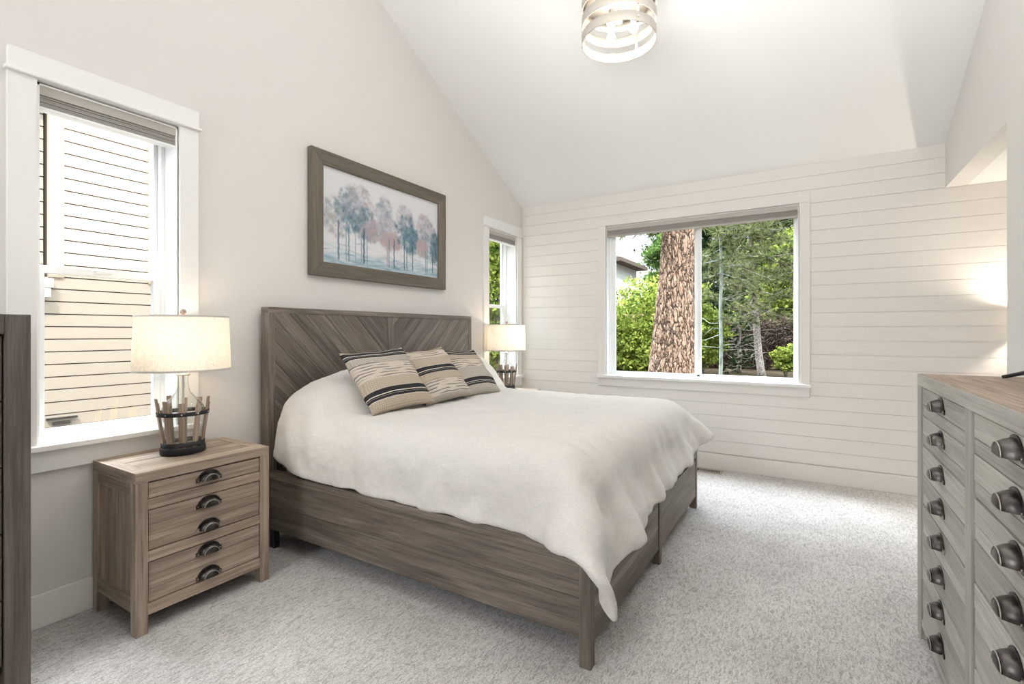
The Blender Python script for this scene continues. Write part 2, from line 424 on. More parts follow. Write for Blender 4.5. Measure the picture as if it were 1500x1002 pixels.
def baseboard(name, boxes, label):
    b = MB()
    for bx in boxes: b.box(*bx)
    tag(b.build(name, M['trim'] if name != 'baseboard_back' else M['ship'], bevel=.004), label, 'baseboard', kind='structure')
baseboard('baseboard_left', [(XL, XL+.014, YE, YB-.014, 0, .150)], 'white baseboard along the wall under the side windows')
baseboard('baseboard_back', [(XL, 2.6, YB-.014, YB, 0, .148)], 'cream baseboard under the shiplap boards')
baseboard('baseboard_right', [(XR-.014, XR, YE, YO, 0, .150)], 'white baseboard behind the long dresser')

# ================================================================== WINDOWS
def blind(y0, y1, axis, label, d):
    """cellular blind pulled up; axis 'y': on the left wall, 'x': on the back wall"""
    def bx(b, a0, a1, d0, d1, z0, z1):
        if axis == 'y': b.box(XL-d1, XL-d0, a0, a1, z0, z1)
        else: b.box(a0, a1, YB+d0, YB+d1, z0, z1)
    top = WZ[1]-.003 if axis == 'y' else BZ[1]-.003
    base = (XL-.04, (y0+y1)/2, top-.1) if axis == 'y' else ((y0+y1)/2, YB+.04, top-.1)
    t = empty('cellular_blind', base); tag(t, label, 'blind', 'raised window blinds')
    b = MB(); bx(b, y0+.004, y1-.004, .004, .055, top-.045, top); b.build('head_rail', M['shade_h'], t, bevel=.003)
    b = MB()
    for k in range(5): bx(b, y0+.006, y1-.006, .010+.003*(k % 2), .048, top-.093+.0095*k, top-.0845+.0095*k)
    b.build('folded_fabric', M['shade_g'], t, bevel=.002)
    b = MB(); bx(b, y0+.006, y1-.006, .008, .050, top-.108, top-.094); b.build('bottom_rail', M['vinyl'] if axis == 'y' else M['shade_h'], t, bevel=.003)
    if axis == 'y':
        b = MB(); ym = (y0+y1)/2; b.box(XL-.009, XL-.001, ym-.03, ym+.03, top-.112, top-.100); b.build('pull_tab', M['vinyl'], t, bevel=.002)

def side_window(num, y0, y1, label):
    w = empty('window_%d' % num, (XL, (y0+y1)/2, WZ[0])); tag(w, label, 'window', kind='structure')
    z0, z1 = WZ; T = M['trim']; V = M['vinyl']; cw = .098
    b = MB(); xo = XL+.018
    b.box(XL-.002, xo, y0-cw, y0-.004, z0+.004, z1+.012); b.box(XL-.002, xo, y1+.004, y1+cw, z0+.004, z1+.012)
    b.build('side_casing', T, w, bevel=.002)
    b = MB(); b.box(XL-.002, XL+.024, y0-cw, min(y1+cw, YB-.02), z1+.024, z1+.115); b.build('head_casing', T, w, bevel=.002)
    b = MB(); b.box(XL-.002, XL+.036, y0-cw-.012, min(y1+cw+.012, YB-.016), z1+.010, z1+.026); b.build('head_bead', T, w, bevel=.005)
    b = MB(); b.box(XL-.14, XL-.001, y0, y1, z0-.022, z0+.004); b.box(XL, XL+.045, y0-cw-.014, min(y1+cw+.014, YB-.016), z0-.022, z0+.004); b.build('window_sill', V, w, bevel=.004)
    b = MB(); b.box(XL-.002, XL+.018, y0-cw, min(y1+cw, YB-.02), z0-.115, z0-.022); b.build('apron', T, w, bevel=.002)
    b = MB(); b.box(XL-.20, XL, y0-.004, y0+.008, z0, z1); b.box(XL-.20, XL, y1-.008, y1+.004, z0, z1); b.box(XL-.20, XL, y0, y1, z1-.008, z1+.004)
    b.build('jamb', V, w)
    # vinyl frame track
    b = MB(); xf = XL-.125
    for s0, s1 in ((y0+.008, y0+.026), (y1-.026, y1-.008)): b.box(XL-.20, xf, s0, s1, z0, z1-.008)
    b.box(XL-.20, xf, y0+.026, y1-.026, z0, z0+.018); b.build('window_frame', V, w, bevel=.002)
    ya, yb = y0+.026, y1-.026; zm = 1.585
    def sash(name, xa, xb, za, zb, st, rb, rt):
        b = MB(); b.box(xa, xb, ya, ya+st, za, zb); b.box(xa, xb, yb-st, yb, za, zb); b.box(xa, xb, ya+st, yb-st, za, za+rb); b.box(xa, xb, ya+st, yb-st, zb-rt, zb)
        s = b.build(name, V, w, bevel=.003)
        b = MB(); xm = (xa+xb)/2; b.box(xm-.002, xm+.002, ya+st-.004, yb-st+.004, za+rb-.004, zb-rt+.004)
        g = b.build('pane', M['pane'], s); return s
    s = sash('lower_sash', XL-.162, XL-.130, z0+.018, zm+.028, .034, .032, .036)
    b = MB(); ym = (ya+yb)/2; b.box(XL-.130, XL-.118, ym-.035, ym+.035, zm+.010, zm+.022); b.box(XL-.128, XL-.112, ym-.012, ym+.012, zm+.018, zm+.030); b.build('sash_lock', V, s, bevel=.002)
    sash('upper_sash', XL-.196, XL-.165, zm, z1-.008, .018, .026, .030)
    b = MB(); b.box(XL-.206, XL-.204, ya, yb, z0+.01, zm); b.build('insect_screen', M['screen'], w)
    return w
side_window(1, *W1, 'white double-hung window beside the nearer lamp, siding outside')
side_window(2, *W3, 'narrow white double-hung window in the far corner, leaves outside')
blind(*W1, 'y', 'raised greige blind at the top of the nearer side window', 0)
blind(*W3, 'y', 'raised greige blind at the top of the narrow corner window', 0)

w = empty('window_3', ((BW[0]+BW[1])/2, YB, BZ[0])); tag(w, 'wide white sliding window in the shiplap wall looking onto pines', 'window', kind='structure')
x0, x1 = BW; z0, z1 = BZ
b = MB(); b.box(x0-.088, x0-.004, YB-.018, YB+.002, z0, z1+.006); b.box(x1+.004, x1+.088, YB-.018, YB+.002, z0, z1+.006); b.build('side_casing', M['ship'], w, bevel=.002)
b = MB(); b.box(x0-.088, x1+.088, YB-.020, YB+.002, z1+.006, z1+.086); b.build('head_casing', M['ship'], w, bevel=.002)
b = MB(); b.box(x0-.10, x1+.10, YB-.045, YB+.002, z0-.026, z0+.002); b.box(x0, x1, YB+.003, YB+.14, z0-.026, z0+.002); b.build('window_sill', M['trim'], w, bevel=.004)
b = MB(); b.box(x0-.085, x1+.085, YB-.018, YB+.002, z0-.110, z0-.026); b.build('apron', M['ship'], w, bevel=.002)
b = MB(); b.box(x0-.004, x0+.006, YB, YB+.19, z0, z1); b.box(x1-.006, x1+.004, YB, YB+.19, z0, z1); b.box(x0, x1, YB, YB+.19, z1-.006, z1+.004); b.build('jamb', M['vinyl'], w)
b = MB(); ya, yb = YB+.075, YB+.135
b.box(x0+.006, x0+.030, ya, yb, z0, z1-.006); b.box(x1-.030, x1-.006, ya, yb, z0, z1-.006); b.box(x0+.03, x1-.03, ya, yb, z0, z0+.02); b.box(x0+.03, x1-.03, ya, yb, z1-.03, z1-.006); b.build('window_frame', M['vinyl'], w, bevel=.002)
xm = -.962
for nm, xa, xb, yy in (('sliding_sash', x0+.03, xm+.045, YB+.085), ('fixed_sash', xm-.022, x1-.03, YB+.112)):
    b = MB(); st = .030; yc = yy+.024
    b.box(xa, xa+st+.012, yy, yc, z0+.02, z1-.03); b.box(xb-st-.012 if nm == 'sliding_sash' else xb-.012, xb, yy, yc, z0+.02, z1-.03); b.box(xa+st, xb-.012, yy, yc, z0+.02, z0+.042); b.box(xa+st, xb-.012, yy, yc, z1-.06, z1-.03)
    s = b.build(nm, M['vinyl'], w, bevel=.003)
    b = MB(); b.box(xa+st, xb-.012, yy+.010, yy+.014, z0+.036, z1-.05); b.build('pane', M['pane'], s)
    if nm == 'sliding_sash':
        b = MB(); b.box(xb-.030, xb-.014, yy-.012, yy, 1.60, 1.72); b.build('sash_handle', M['vinyl'], s, bevel=.003)
blind(*BW, 'x', 'long raised greige blind at the top of the wide window', 0)

# ================================================================== HANDLES
def cup_pull(c, face, parent, w=.088, h=.038, d=.030):
    """cup pull on a drawer face; c = centre of its lower edge; face = +1 (towards +x) or -1"""
    b = MB(); n = 18
    def P(y, z, x): return (c[0]+face*x, c[1]+y, c[2]+z)
    rings = []
    for f, dep in ((1.0, .002), (1.0, .010), (.93, .019), (.84, .026), (.72, d), (.40, d+.002), (.02, d+.002)):
        rings.append([P(w/2*f*math.cos(math.pi*k/n), h*f*math.sin(math.pi*k/n)-.004, dep) for k in range(n+1)])
    b.grid(rings, flip=(face > 0))
    # inner skin, so the hollow reads from below
    b.grid([[P(w/2*f*.93*math.cos(math.pi*k/n), h*f*.90*math.sin(math.pi*k/n)-.004, dep) for k in range(n+1)] for f, dep in ((1, .002), (.98, .012), (.84, .022), (.66, d-.004), (.02, d-.003))], flip=(face < 0))
    # lip joining the two skins along the open lower edge
    # flange with ears
    fl = [P((w/2+.010)*math.cos(math.pi*k/n), (h+.009)*math.sin(math.pi*k/n)-.004, .0025) for k in range(n+1)]
    f2 = [P((w/2-.004)*math.cos(math.pi*k/n), (h-.004)*math.sin(math.pi*k/n)-.004, .0030) for k in range(n+1)]
    b.grid([fl, f2], flip=(face > 0))
    f3 = [P((w/2+.010)*math.cos(math.pi*k/n), (h+.009)*math.sin(math.pi*k/n)-.004, 0) for k in range(n+1)]
    b.grid([f3, fl], flip=(face > 0))
    for s in (-1, 1):
        e0, e1 = sorted((s*(w/2-.004), s*(w/2+.014)))
        xx = sorted((c[0], c[0]+face*.0035)); b.box(xx[0], xx[1], c[1]+e0, c[1]+e1, c[2]-.010, c[2]+.008)
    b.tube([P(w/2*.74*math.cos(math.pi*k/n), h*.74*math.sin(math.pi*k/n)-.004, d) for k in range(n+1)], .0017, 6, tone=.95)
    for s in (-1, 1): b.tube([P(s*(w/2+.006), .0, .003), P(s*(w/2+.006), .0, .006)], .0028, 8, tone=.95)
    o = b.build('handle', M['bronze'], parent)
    return o

# ================================================================== NIGHTSTANDS
def make_nightstand():
    X0, X1, Y0, Y1, H = -2.880, -2.440, .943, 1.543, .700
    t = empty('nightstand', ((X0+X1)/2, (Y0+Y1)/2, 0)); wd = M['wood_ns']; p = .048
    for a in (X0, X1-p):
        for c in (Y0, Y1-p):
            b = MB(); b.box(a, a+p, c, c+p, 0, H-.045, 'z', tone=.55); b.build('leg', wd, t, bevel=.002)
    b = MB(); fw = .085
    b.box(X1-fw, X1, Y0, Y1, H-.045, H, 'y', tone=.6); b.box(X0, X0+fw*.6, Y0, Y1, H-.045, H, 'y', tone=.4)
    b.box(X0+fw*.6+.001, X1-fw-.001, Y0, Y0+.055, H-.045, H, 'x', tone=.5); b.box(X0+fw*.6+.001, X1-fw-.001, Y1-.055, Y1, H-.045, H, 'x', tone=.7)
    nn = 4; yy0, yy1 = X0+fw*.6+.001, X1-fw-.001
    for k in range(nn):
        a = yy0+(yy1-yy0)*k/nn; c = yy0+(yy1-yy0)*(k+1)/nn
        b.box(a+.0006, c-.0006, Y0+.056, Y1-.056, H-.045, H-.0012, 'y')
    b.build('tabletop', M['wood_ns'], t, bevel=.0015)
    for c0, c1 in ((Y0+.012, Y0+.024), (Y1-.024, Y1-.012)):
        b = MB()
        for k in range(4):
            a = X0+p+(X1-X0-2*p)*k/4; b.box(a+.0004, a+(X1-X0-2*p)/4-.0004, c0, c1, .11, H-.045, 'z')
        b.build('side_panel', wd, t)
    for c0, c1 in ((Y0+.003, Y0+.030), (Y1-.030, Y1-.003)):
        for z0, z1 in ((.095, .160), (H-.10, H-.046)):
            b = MB(); b.box(X0+p, X1-p, c0, c1, z0, z1, 'x', tone=.4); b.build('side_rail', wd, t, bevel=.0015)
    b = MB(); b.box(X0, X0+.01, Y0+p, Y1-p, .10, H-.045, 'y'); b.build('back_panel', wd, t)
    b = MB(); b.box(X0+.01, X1-.030, Y0+.026, Y1-.026, .10, H-.046, 'y'); b.build('carcass', M['gap'], t)
    a, c = Y0+p+.0005, Y1-p-.0005
    for z0, z1 in ((.532, .578), (.307, .354), (.078, .130)):
        b = MB(); b.box(X1-.030, X1-.003, a, c, z0+.001, z1-.001, 'y', tone=.95); b.build('front_rail', wd, t, bevel=.0012)
    for z0, z1, cuts, hs in ((.578, .652, (), (.606,)), (.354, .532, (.465, .420), (.484, .374)), (.130, .307, (.246, .199), (.262, .148))):
        zz = [z0+.003]+sorted(cuts)+[z1-.003]; b = MB()
        for k in range(len(zz)-1):
            b.box(X1-.030, X1-.006+(.001 if k % 2 else 0), a+.003, c-.003, zz[k]+.0005, zz[k+1]-.0005, 'y', tone=.15+.5*rnd.random())
        dr = b.build('drawer', wd, t, bevel=.0012)
        for h in hs: cup_pull((X1-.0055, (Y0+Y1)/2, h), 1, dr)
    return t
ns = make_nightstand(); tag(ns, 'grey brown wooden nightstand under the nearer window, near side of the bed', 'nightstand', 'pair of nightstands')
ns2 = copy_tree(ns); ns2.location.y += 3.05; tag(ns2, 'grey brown wooden nightstand in the far corner, mostly hidden behind the bed')

# ================================================================== TABLE LAMPS
def make_lamp():
    cx, cy, z = -2.687, 1.243, .700
    t = empty('table_lamp', (cx, cy, z)); o = (cx, cy, z)
    AX, AY = .90, 1.0
    b = MB(); b.lathe([(.0, .002), (.097, .002), (.099, .006), (.099, .030), (.097, .034), (0.0, .034)], o, 48, AX, AY); b.build('base', M['iron'], t)
    b = MB(); b.lathe([(.0945, .038), (.0945, .060), (.091, .060), (.091, .038), (.0945, .038)], o, 48, AX, AY); b.build('lower_band', M['iron'], t)
    NS = 10
    for k in range(NS):
        a = 2*math.pi*(k+.28)/NS; r0, r1 = .086, .116; hh = .262+rnd.uniform(-.022, .018); wd = rnd.uniform(.021, .027); th = .007
        e = Vector((math.cos(a)*AX, math.sin(a)*AY, 0)); tan = Vector((-math.sin(a), math.cos(a), 0))
        p0 = Vector(o)+e*r0+Vector((0, 0, .034)); p1 = Vector(o)+e*r1+Vector((0, 0, hh))
        up = (p1-p0).normalized(); nrm = tan.cross(up).normalized()
        Mx = Matrix((( tan.x, nrm.x, up.x, p0.x), (tan.y, nrm.y, up.y, p0.y), (tan.z, nrm.z, up.z, p0.z), (0, 0, 0, 1)))
        b = MB(); b.box(-wd/2, wd/2, -th/2, th/2, 0, (p1-p0).length, 'z', M=Mx); b.build('slat', M['wood_slat'], t, bevel=.001)
    b = MB(); zb = .200; rb = .086+(.116-.086)*(zb-.034)/.228+.0055
    b.lathe([(rb, zb-.010), (rb+.0012, zb+.010), (rb-.0015, zb+.010), (rb-.0025, zb-.010), (rb, zb-.010)], o, 48, AX, AY); b.build('upper_band', M['iron'], t)
    for k in range(NS):
        a = 2*math.pi*(k+.28)/NS; q = Vector((math.cos(a)*AX, math.sin(a)*AY, 0)); b = MB(); e_ = Vector((o[0]+q.x*rb, o[1]+q.y*rb, o[2]+zb))
        b.tube([tuple(e_), tuple(e_+q*.003)], .0035, 8); b.build('rivet', M['nickel'], t)
    b = MB(); b.lathe([(.0, .040), (.060, .041), (.072, .048), (.078, .08), (.088, .15), (.093, .195), (.090, .225), (.075, .255), (.050, .280), (.030, .305), (.0225, .335), (.0215, .375), (.026, .384), (.026, .390)], o, 40, .95, 1.0); b.build('bottle', M['glass'], t)
    b = MB(); b.lathe([(.0, .385), (.030, .386), (.030, .392), (.012, .396), (.012, .44), (0, .44)], o, 24); b.build('cap', M['nickel'], t)
    b = MB(); b.lathe([(.0055, .05), (.0055, .392)], o, 12); b.build('pole', M['nickel'], t)
    b = MB(); b.lathe([(.0, .43), (.017, .432), (.018, .455), (.018, .485), (.0, .487)], o, 20); b.build('socket', M['nickel'], t)
    b = MB(); b.lathe([(.0, .487), (.012, .49), (.015, .505), (.027, .535), (.030, .555), (.024, .58), (.010, .592), (0, .594)], o, 20); b.build('bulb', M['bulb'], t)
    # harp + finial
    b = MB(); pts = [(o[0], o[1]+.05*math.sin(math.pi*q/12)*(1 if True else 1), o[2]+.45+.225*q/12) for q in range(13)]
    b.tube(pts, .0018, 6); b.tube([(o[0], 2*o[1]-p[1], p[2]) for p in pts], .0018, 6); b.build('harp', M['nickel'], t)
    b = MB(); b.lathe([(0, .670), (.006, .672), (.006, .688), (.010, .690), (.014, .699), (.013, .709), (.007, .716), (0, .718)], o, 16); b.build('finial', M['wood_slat'], t)
    S0, S1 = .412, .682; n = 64
    def rim(f, zz): return [(o[0]+.193*f*math.cos(2*math.pi*k/n), o[1]+.207*f*math.sin(2*math.pi*k/n), o[2]+zz) for k in range(n)]
    b = MB(); b.lathe([(1.025, S0), (.975, S1)], o, n, .193, .207); sh = b.build('lamp_shade', M['linen'], t)
    b = MB()
    b.lathe([(1.028, S0-.001), (1.027, S0+.008), (1.018, S0+.008), (1.018, S0-.001), (1.028, S0-.001)], o, n, .193, .207)
    b.build('bottom_trim', M['trimband'], t); b = MB()
    b.lathe([(.980, S1-.007), (.979, S1+.001), (.970, S1+.001), (.970, S1-.007), (.980, S1-.007)], o, n, .193, .207)
    for a in (0, 120, 240):
        q = (o[0]+.188*math.cos(R_(a)), o[1]+.200*math.sin(R_(a)), o[2]+S1-.006); b.tube([(o[0], o[1], o[2]+S1-.012), q], .0015, 6)
    b.build('shade_frame', M['trimband'], t)
    L = light('bulb_light', 'POINT', (0, 0, .545), 2.1, (1, .80, .58), shadow_soft_size=.06); L.parent = t
    return t
lp = make_lamp(); tag(lp, 'lit lamp with linen drum shade on the nearer nightstand, by the window', 'lamp', 'pair of slatted table lamps')
lp2 = copy_tree(lp); lp2.location.y = 4.305; tag(lp2, 'lit lamp with linen drum shade in the far corner by the narrow window')

# ================================================================== BED
def make_bed():
    t = empty('bed', (-1.75, 2.80, 0)); wd = M['wood_bed']
    HX0, HX1 = -2.868, -2.795; Y0, Y1 = 1.762, 3.840; HT = 1.455; sw = .046
    hb = MB(); hb.box(HX0, HX1-.012, Y0+.01, Y1-.01, .30, HT-.02, 'y', tone=.2); H = hb.build('headboard', wd, t, bevel=.002)
    for a in (Y0, Y1-sw):
        b = MB(); b.box(HX0, HX1, a, a+sw, 0, HT-.036, 'z', tone=.6); b.build('headboard_post', wd, H, bevel=.002)
    b = MB(); b.box(HX0, HX1, Y0, Y1, HT-.036, HT, 'y', tone=.6); b.build('headboard_rail', wd, H, bevel=.002)
    ym = 2.775; b = MB(); b.box(HX1-.012, HX1, ym-.03, ym+.03, .35, HT-.036, 'z', tone=.45); b.build('headboard_stile', wd, H, bevel=.0015)
    def clip(poly, n, c):
        outp = []
        for i in range(len(poly)):
            p, q = poly[i], poly[(i+1) % len(poly)]; dp = p[0]*n[0]+p[1]*n[1]-c; dq = q[0]*n[0]+q[1]*n[1]-c
            if dp <= 0: outp.append(p)
            if dp*dq < 0: s_ = dp/(dp-dq); outp.append((p[0]+(q[0]-p[0])*s_, p[1]+(q[1]-p[1])*s_))
        return outp
    for a0, a1, dr in ((Y0+sw, ym-.03, -1), (ym+.03, Y1-sw, 1)):
        b = MB(); s2 = 2**-.5; d = (s2, dr*s2); nrm = (-d[1], d[0]); pw = .094
        for k in range(-40, 60):
            c0, c1 = k*pw+.0009, (k+1)*pw-.0009
            poly = [(a0+.001, .36), (a1-.001, .36), (a1-.001, HT-.037), (a0+.001, HT-.037)]
            poly = clip(poly, nrm, c1)
            if len(poly) > 2: poly = clip(poly, (-nrm[0], -nrm[1]), -c0)
            if len(poly) > 2:
                ar = abs(sum(poly[i][0]*poly[(i+1) % len(poly)][1]-poly[(i+1) % len(poly)][0]*poly[i][1] for i in range(len(poly))))/2
                if ar > 1e-4: b.prism(poly, HX1-.012, HX1-.003+rnd.uniform(-.0012, .0012), 'x', gdir=d)
        b.build('chevron_panel', wd, H, bevel=.001)
    # side rails
    for s0, s1, f in ((1.772, 1.800, 1), (3.802, 3.830, -1)):
        b = MB(); b.box(-2.795, -.768, s0, s1, .112, .262, 'x', tone=.35); b.box(-2.795, -.768, s0, s1, .263, .418, 'x', tone=.5)
        c0, c1 = (1.762, 1.812) if f > 0 else (3.790, 3.840)
        b.box(-2.795, -.720, c0, c1, .420, .462, 'x', tone=.75); b.build('side_rail', wd, t, bevel=.002)
    # foot frame
    FX = -.720
    for c0, c1, nm in ((1.762, 1.806, 'leg'), (3.796, 3.840, 'leg')):
        b = MB(); b.box(FX-.048, FX, c0, c1, 0, .420, 'z', tone=.35); b.build(nm, wd, t, bevel=.002)
    b = MB(); b.box(FX-.034, FX+.001, 2.765, 2.809, 0, .378, 'z', tone=.3); b.build('leg', wd, t, bevel=.002)
    b = MB(); b.box(FX-.034, FX, 1.812, 3.790, .378, .462, 'y', tone=.6); b.build('foot_rail', wd, t, bevel=.002)
    b = MB(); b.box(FX-.10, FX-.034, 1.81, 3.79, .12, .40, 'y'); b.build('drawer_box', M['gap'], t)
    for a, c in ((1.811, 2.760), (2.814, 3.791)):
        b = MB(); zz = [.088, .170, .268, .362]
        for k in range(3): b.box(FX-.030, FX-.004, a, c, zz[k]+.0005, zz[k+1]-.0005, 'y')
        b.build('drawer', wd, t, bevel=.0012)
    b = MB(); b.box(-2.79, -.76, 1.80, 3.80, .10, .12, 'x'); b.build('underside_panel', M['gap'], t)
    b = MB(); b.box(-2.79, -2.775, 1.815, 1.85, .44, .60, 'z'); b.box(-2.79, -2.70, 1.815, 1.818, .462, .50, 'x'); b.build('bracket', M['black'], t)
    for xx in (-2.3,):
        for yy in (1.775, 3.795):
            b = MB(); b.box(-2.79, -2.755, yy, yy+.035, 0, .112, 'z', tone=.2); b.build('leg', M['black'], t)
    return t
tag(make_bed(), 'dark weathered wooden bed with chevron headboard and drawers in its foot', 'bed')

def rounded(lo, hi, r, name, mt, parent=None, sub=4):
    me = bpy.data.meshes.new(name); bm = bmesh.new(); bmesh.ops.create_cube(bm, size=1)
    c = [(a+b_)/2 for a, b_ in zip(lo, hi)]
    for v in bm.verts:
        v.co = Vector([v.co[i]*(hi[i]-lo[i]) for i in range(3)])
    bmesh.ops.bevel(bm, geom=list(bm.edges)+list(bm.verts), offset=r, segments=sub, affect='EDGES', profile=.5)
    for f in bm.faces: f.smooth = True
    bm.to_mesh(me); bm.free(); me.materials.append(mt)
    o = bpy.data.objects.new(name, me); C.objects.link(o); o.location = c; return o
o = rounded((-2.785, 1.815, .425), (-.80, 3.785, .725), .06, 'mattress', M['sheet'])
tag(o, 'mattress in a grey blue sheet, glimpsed between duvet and bed rail', 'mattress')

# duvet: cloth surface draped over mattress, pillows and rails
def drape(steps=330, sp=.036):
    """lets a rectangular duvet fall over mattress, hidden pillows and rails; returns a grid of points"""
    LX, LY = 2.265, 2.50; nx = int(LX/sp)+1; ny = int(LY/sp)+1; x0, y0 = -2.76, 2.80-LY/2
    rng = np.random.RandomState(4)
    gx, gy = np.meshgrid(np.arange(nx)*sp+x0, np.arange(ny)*sp+y0, indexing='ij')
    P = np.stack([gx, gy, np.full_like(gx, 1.12)], -1)
    U = (gx-x0)/LX; Q = (gy-y0)/LY
    P[..., 1] += .045*np.clip((U-.7)/.3, 0, 1)**2*np.clip(1-Q/.5, 0, 1)
    P[..., 0] += .07*np.clip((.6-Q)/.6, 0, 1)**2*np.clip((U-.3)/.7, 0, 1)
    P[..., 0] -= .12*np.clip((Q-.75)/.25, 0, 1)*np.clip((U-.6)/.4, 0, 1)
    P[..., 1] -= .16*np.clip((Q-.7)/.3, 0, 1)**2*np.clip((U-.7)/.3, 0, 1)**2
    P[..., 1] -= .07*np.clip(1-U/.3, 0, 1)*np.clip(1-Q/.5, 0, 1)
    P0 = P.reshape(-1, 3).copy(); P[..., 2] += rng.randn(nx, ny)*.004
    def rbox(p, lo, hi, r):
        c = (np.array(lo)+hi)/2; h = (np.array(hi)-lo)/2-r; q = np.abs(p-c)-h
        return np.linalg.norm(np.maximum(q, 0), axis=-1)+np.minimum(q.max(-1), 0)-r
    def ell(p, c, r): return (np.linalg.norm((p-np.array(c))/np.array(r), axis=-1)-1)*min(r)
    def su(a, c, k=.06):
        h = np.clip(.5+.5*(c-a)/k, 0, 1); return c*(1-h)+a*h-k*h*(1-h)
    def sdf(p):
        d = rbox(p, (-2.80, 1.80, .3), (-.80, 3.80, .755), .13)
        for c, r in (((-2.70, 2.36, .79), (.34, .50, .225)), ((-2.70, 3.24, .79), (.34, .50, .225)), ((-2.70, 2.80, .79), (.30, .45, .215))): d = su(d, ell(p, c, r))
        return np.minimum(d, rbox(p, (-2.80, 1.765, 0), (-.72, 3.83, .465), .02)+.012)
    def grad(p):
        g = np.zeros_like(p)
        for i in range(3):
            o_ = np.zeros(3); o_[i] = 1e-3; g[..., i] = sdf(p+o_)-sdf(p-o_)
        return g/(np.linalg.norm(g, axis=-1, keepdims=True)+1e-9)
    cons = []; idx = np.arange(nx*ny).reshape(nx, ny)
    def add(a, c, k):
        n = min(a.shape[0], c.shape[0]); m_ = min(a.shape[1], c.shape[1]); a = a[:n, :m_].ravel(); c = c[:n, :m_].ravel()
        cons.append((a, c, np.linalg.norm(P0[a]-P0[c], axis=1, keepdims=True)*1.022, k))
    for o_ in (0, 1):
        add(idx[o_:-1:2, :], idx[o_+1::2, :], 1.); add(idx[:, o_:-1:2], idx[:, o_+1::2], 1.)
    for o_ in (0, 1):
        for q in (0, 1):
            add(idx[o_:-1:2, :-1][:, q::2], idx[o_+1::2, 1:][:, q::2], .35); add(idx[o_:-1:2, 1:][:, q::2], idx[o_+1::2, :-1][:, q::2], .35)
    BD = 4
    for o_ in range(2*BD):
        add(idx[o_:-BD:2*BD, :], idx[o_+BD::2*BD, :], .25); add(idx[:, o_:-BD:2*BD], idx[:, o_+BD::2*BD], .25)
    X = P.reshape(-1, 3).copy(); V = np.zeros_like(X); dt = 1/100.
    for s in range(steps):
        V[:, 2] -= 9.8*dt; V *= .985 if s < steps-80 else .93
        Y = X.copy(); X = X+V*dt
        for it in range(10):
            for a, c, L_, k in cons:
                d = X[c]-X[a]; l = np.linalg.norm(d, axis=1, keepdims=True)+1e-9; q = d*(.5*k*(l-L_)/l); X[a] += q; X[c] -= q
            if it in (2, 5, 9):
                d = sdf(X)-.035; m_ = d < 0
                if m_.any():
                    g = grad(X[m_]); X[m_] -= g*d[m_][:, None]; t_ = X[m_]-Y[m_]; X[m_] -= (t_-(t_*g).sum(1, keepdims=True)*g)*.35
                X[:, 0] = np.maximum(X[:, 0], -2.775)
        V = (X-Y)/dt; V *= np.minimum(1, 3/np.maximum(np.linalg.norm(V, axis=1, keepdims=True), 1e-6))
    return X.reshape(nx, ny, 3)
G = drape(); GN, GM = G.shape[:2]
# soft vertical folds where the cloth hangs
for i in range(GN):
    for j in range(GM):
        x_, y_, z_ = G[i, j]; hang = min(max((.74-z_)/.22, 0), 1)
        if y_ < 2.3 and j < GM*.35: G[i, j, 1] -= .012*hang*(math.sin(x_*21+math.sin(x_*9)*1.5+z_*5)+.6*math.sin(x_*43+2-z_*9))+.004*hang
        if i > GN*.75 and j < GM*.85: G[i, j, 0] += .016*hang*(math.sin(y_*17+math.sin(y_*7)*1.6+z_*4)+.6*math.sin(y_*36+1))+.008*hang
b = MB(); b.grid([[tuple(G[i, j]) for j in range(GM)] for i in range(GN)], flip=False)
dv = b.build('duvet', M['duvet'])
tag(dv, 'cream duvet draped over the bed with one corner hanging at the foot', 'duvet')
md = dv.modifiers.new('smooth', 'SMOOTH'); md.factor = .5; md.iterations = 2
md = dv.modifiers.new('solid', 'SOLIDIFY'); md.thickness = .036; md.offset = 0.0; md.use_rim = True
md = dv.modifiers.new('sub', 'SUBSURF'); md.levels = 2; md.render_levels = 2
tx = bpy.data.textures.new('puff', 'CLOUDS'); tx.noise_scale = .28; tx.noise_depth = 2
md = dv.modifiers.new('puff', 'DISPLACE'); md.texture = tx; md.strength = .03; md.mid_level = .5; md.texture_coords = 'GLOBAL'
tx = bpy.data.textures.new('wrinkle', 'CLOUDS'); tx.noise_scale = .085; tx.noise_depth = 3
md = dv.modifiers.new('wrinkle', 'DISPLACE'); md.texture = tx; md.strength = .012; md.mid_level = .5; md.texture_coords = 'GLOBAL'

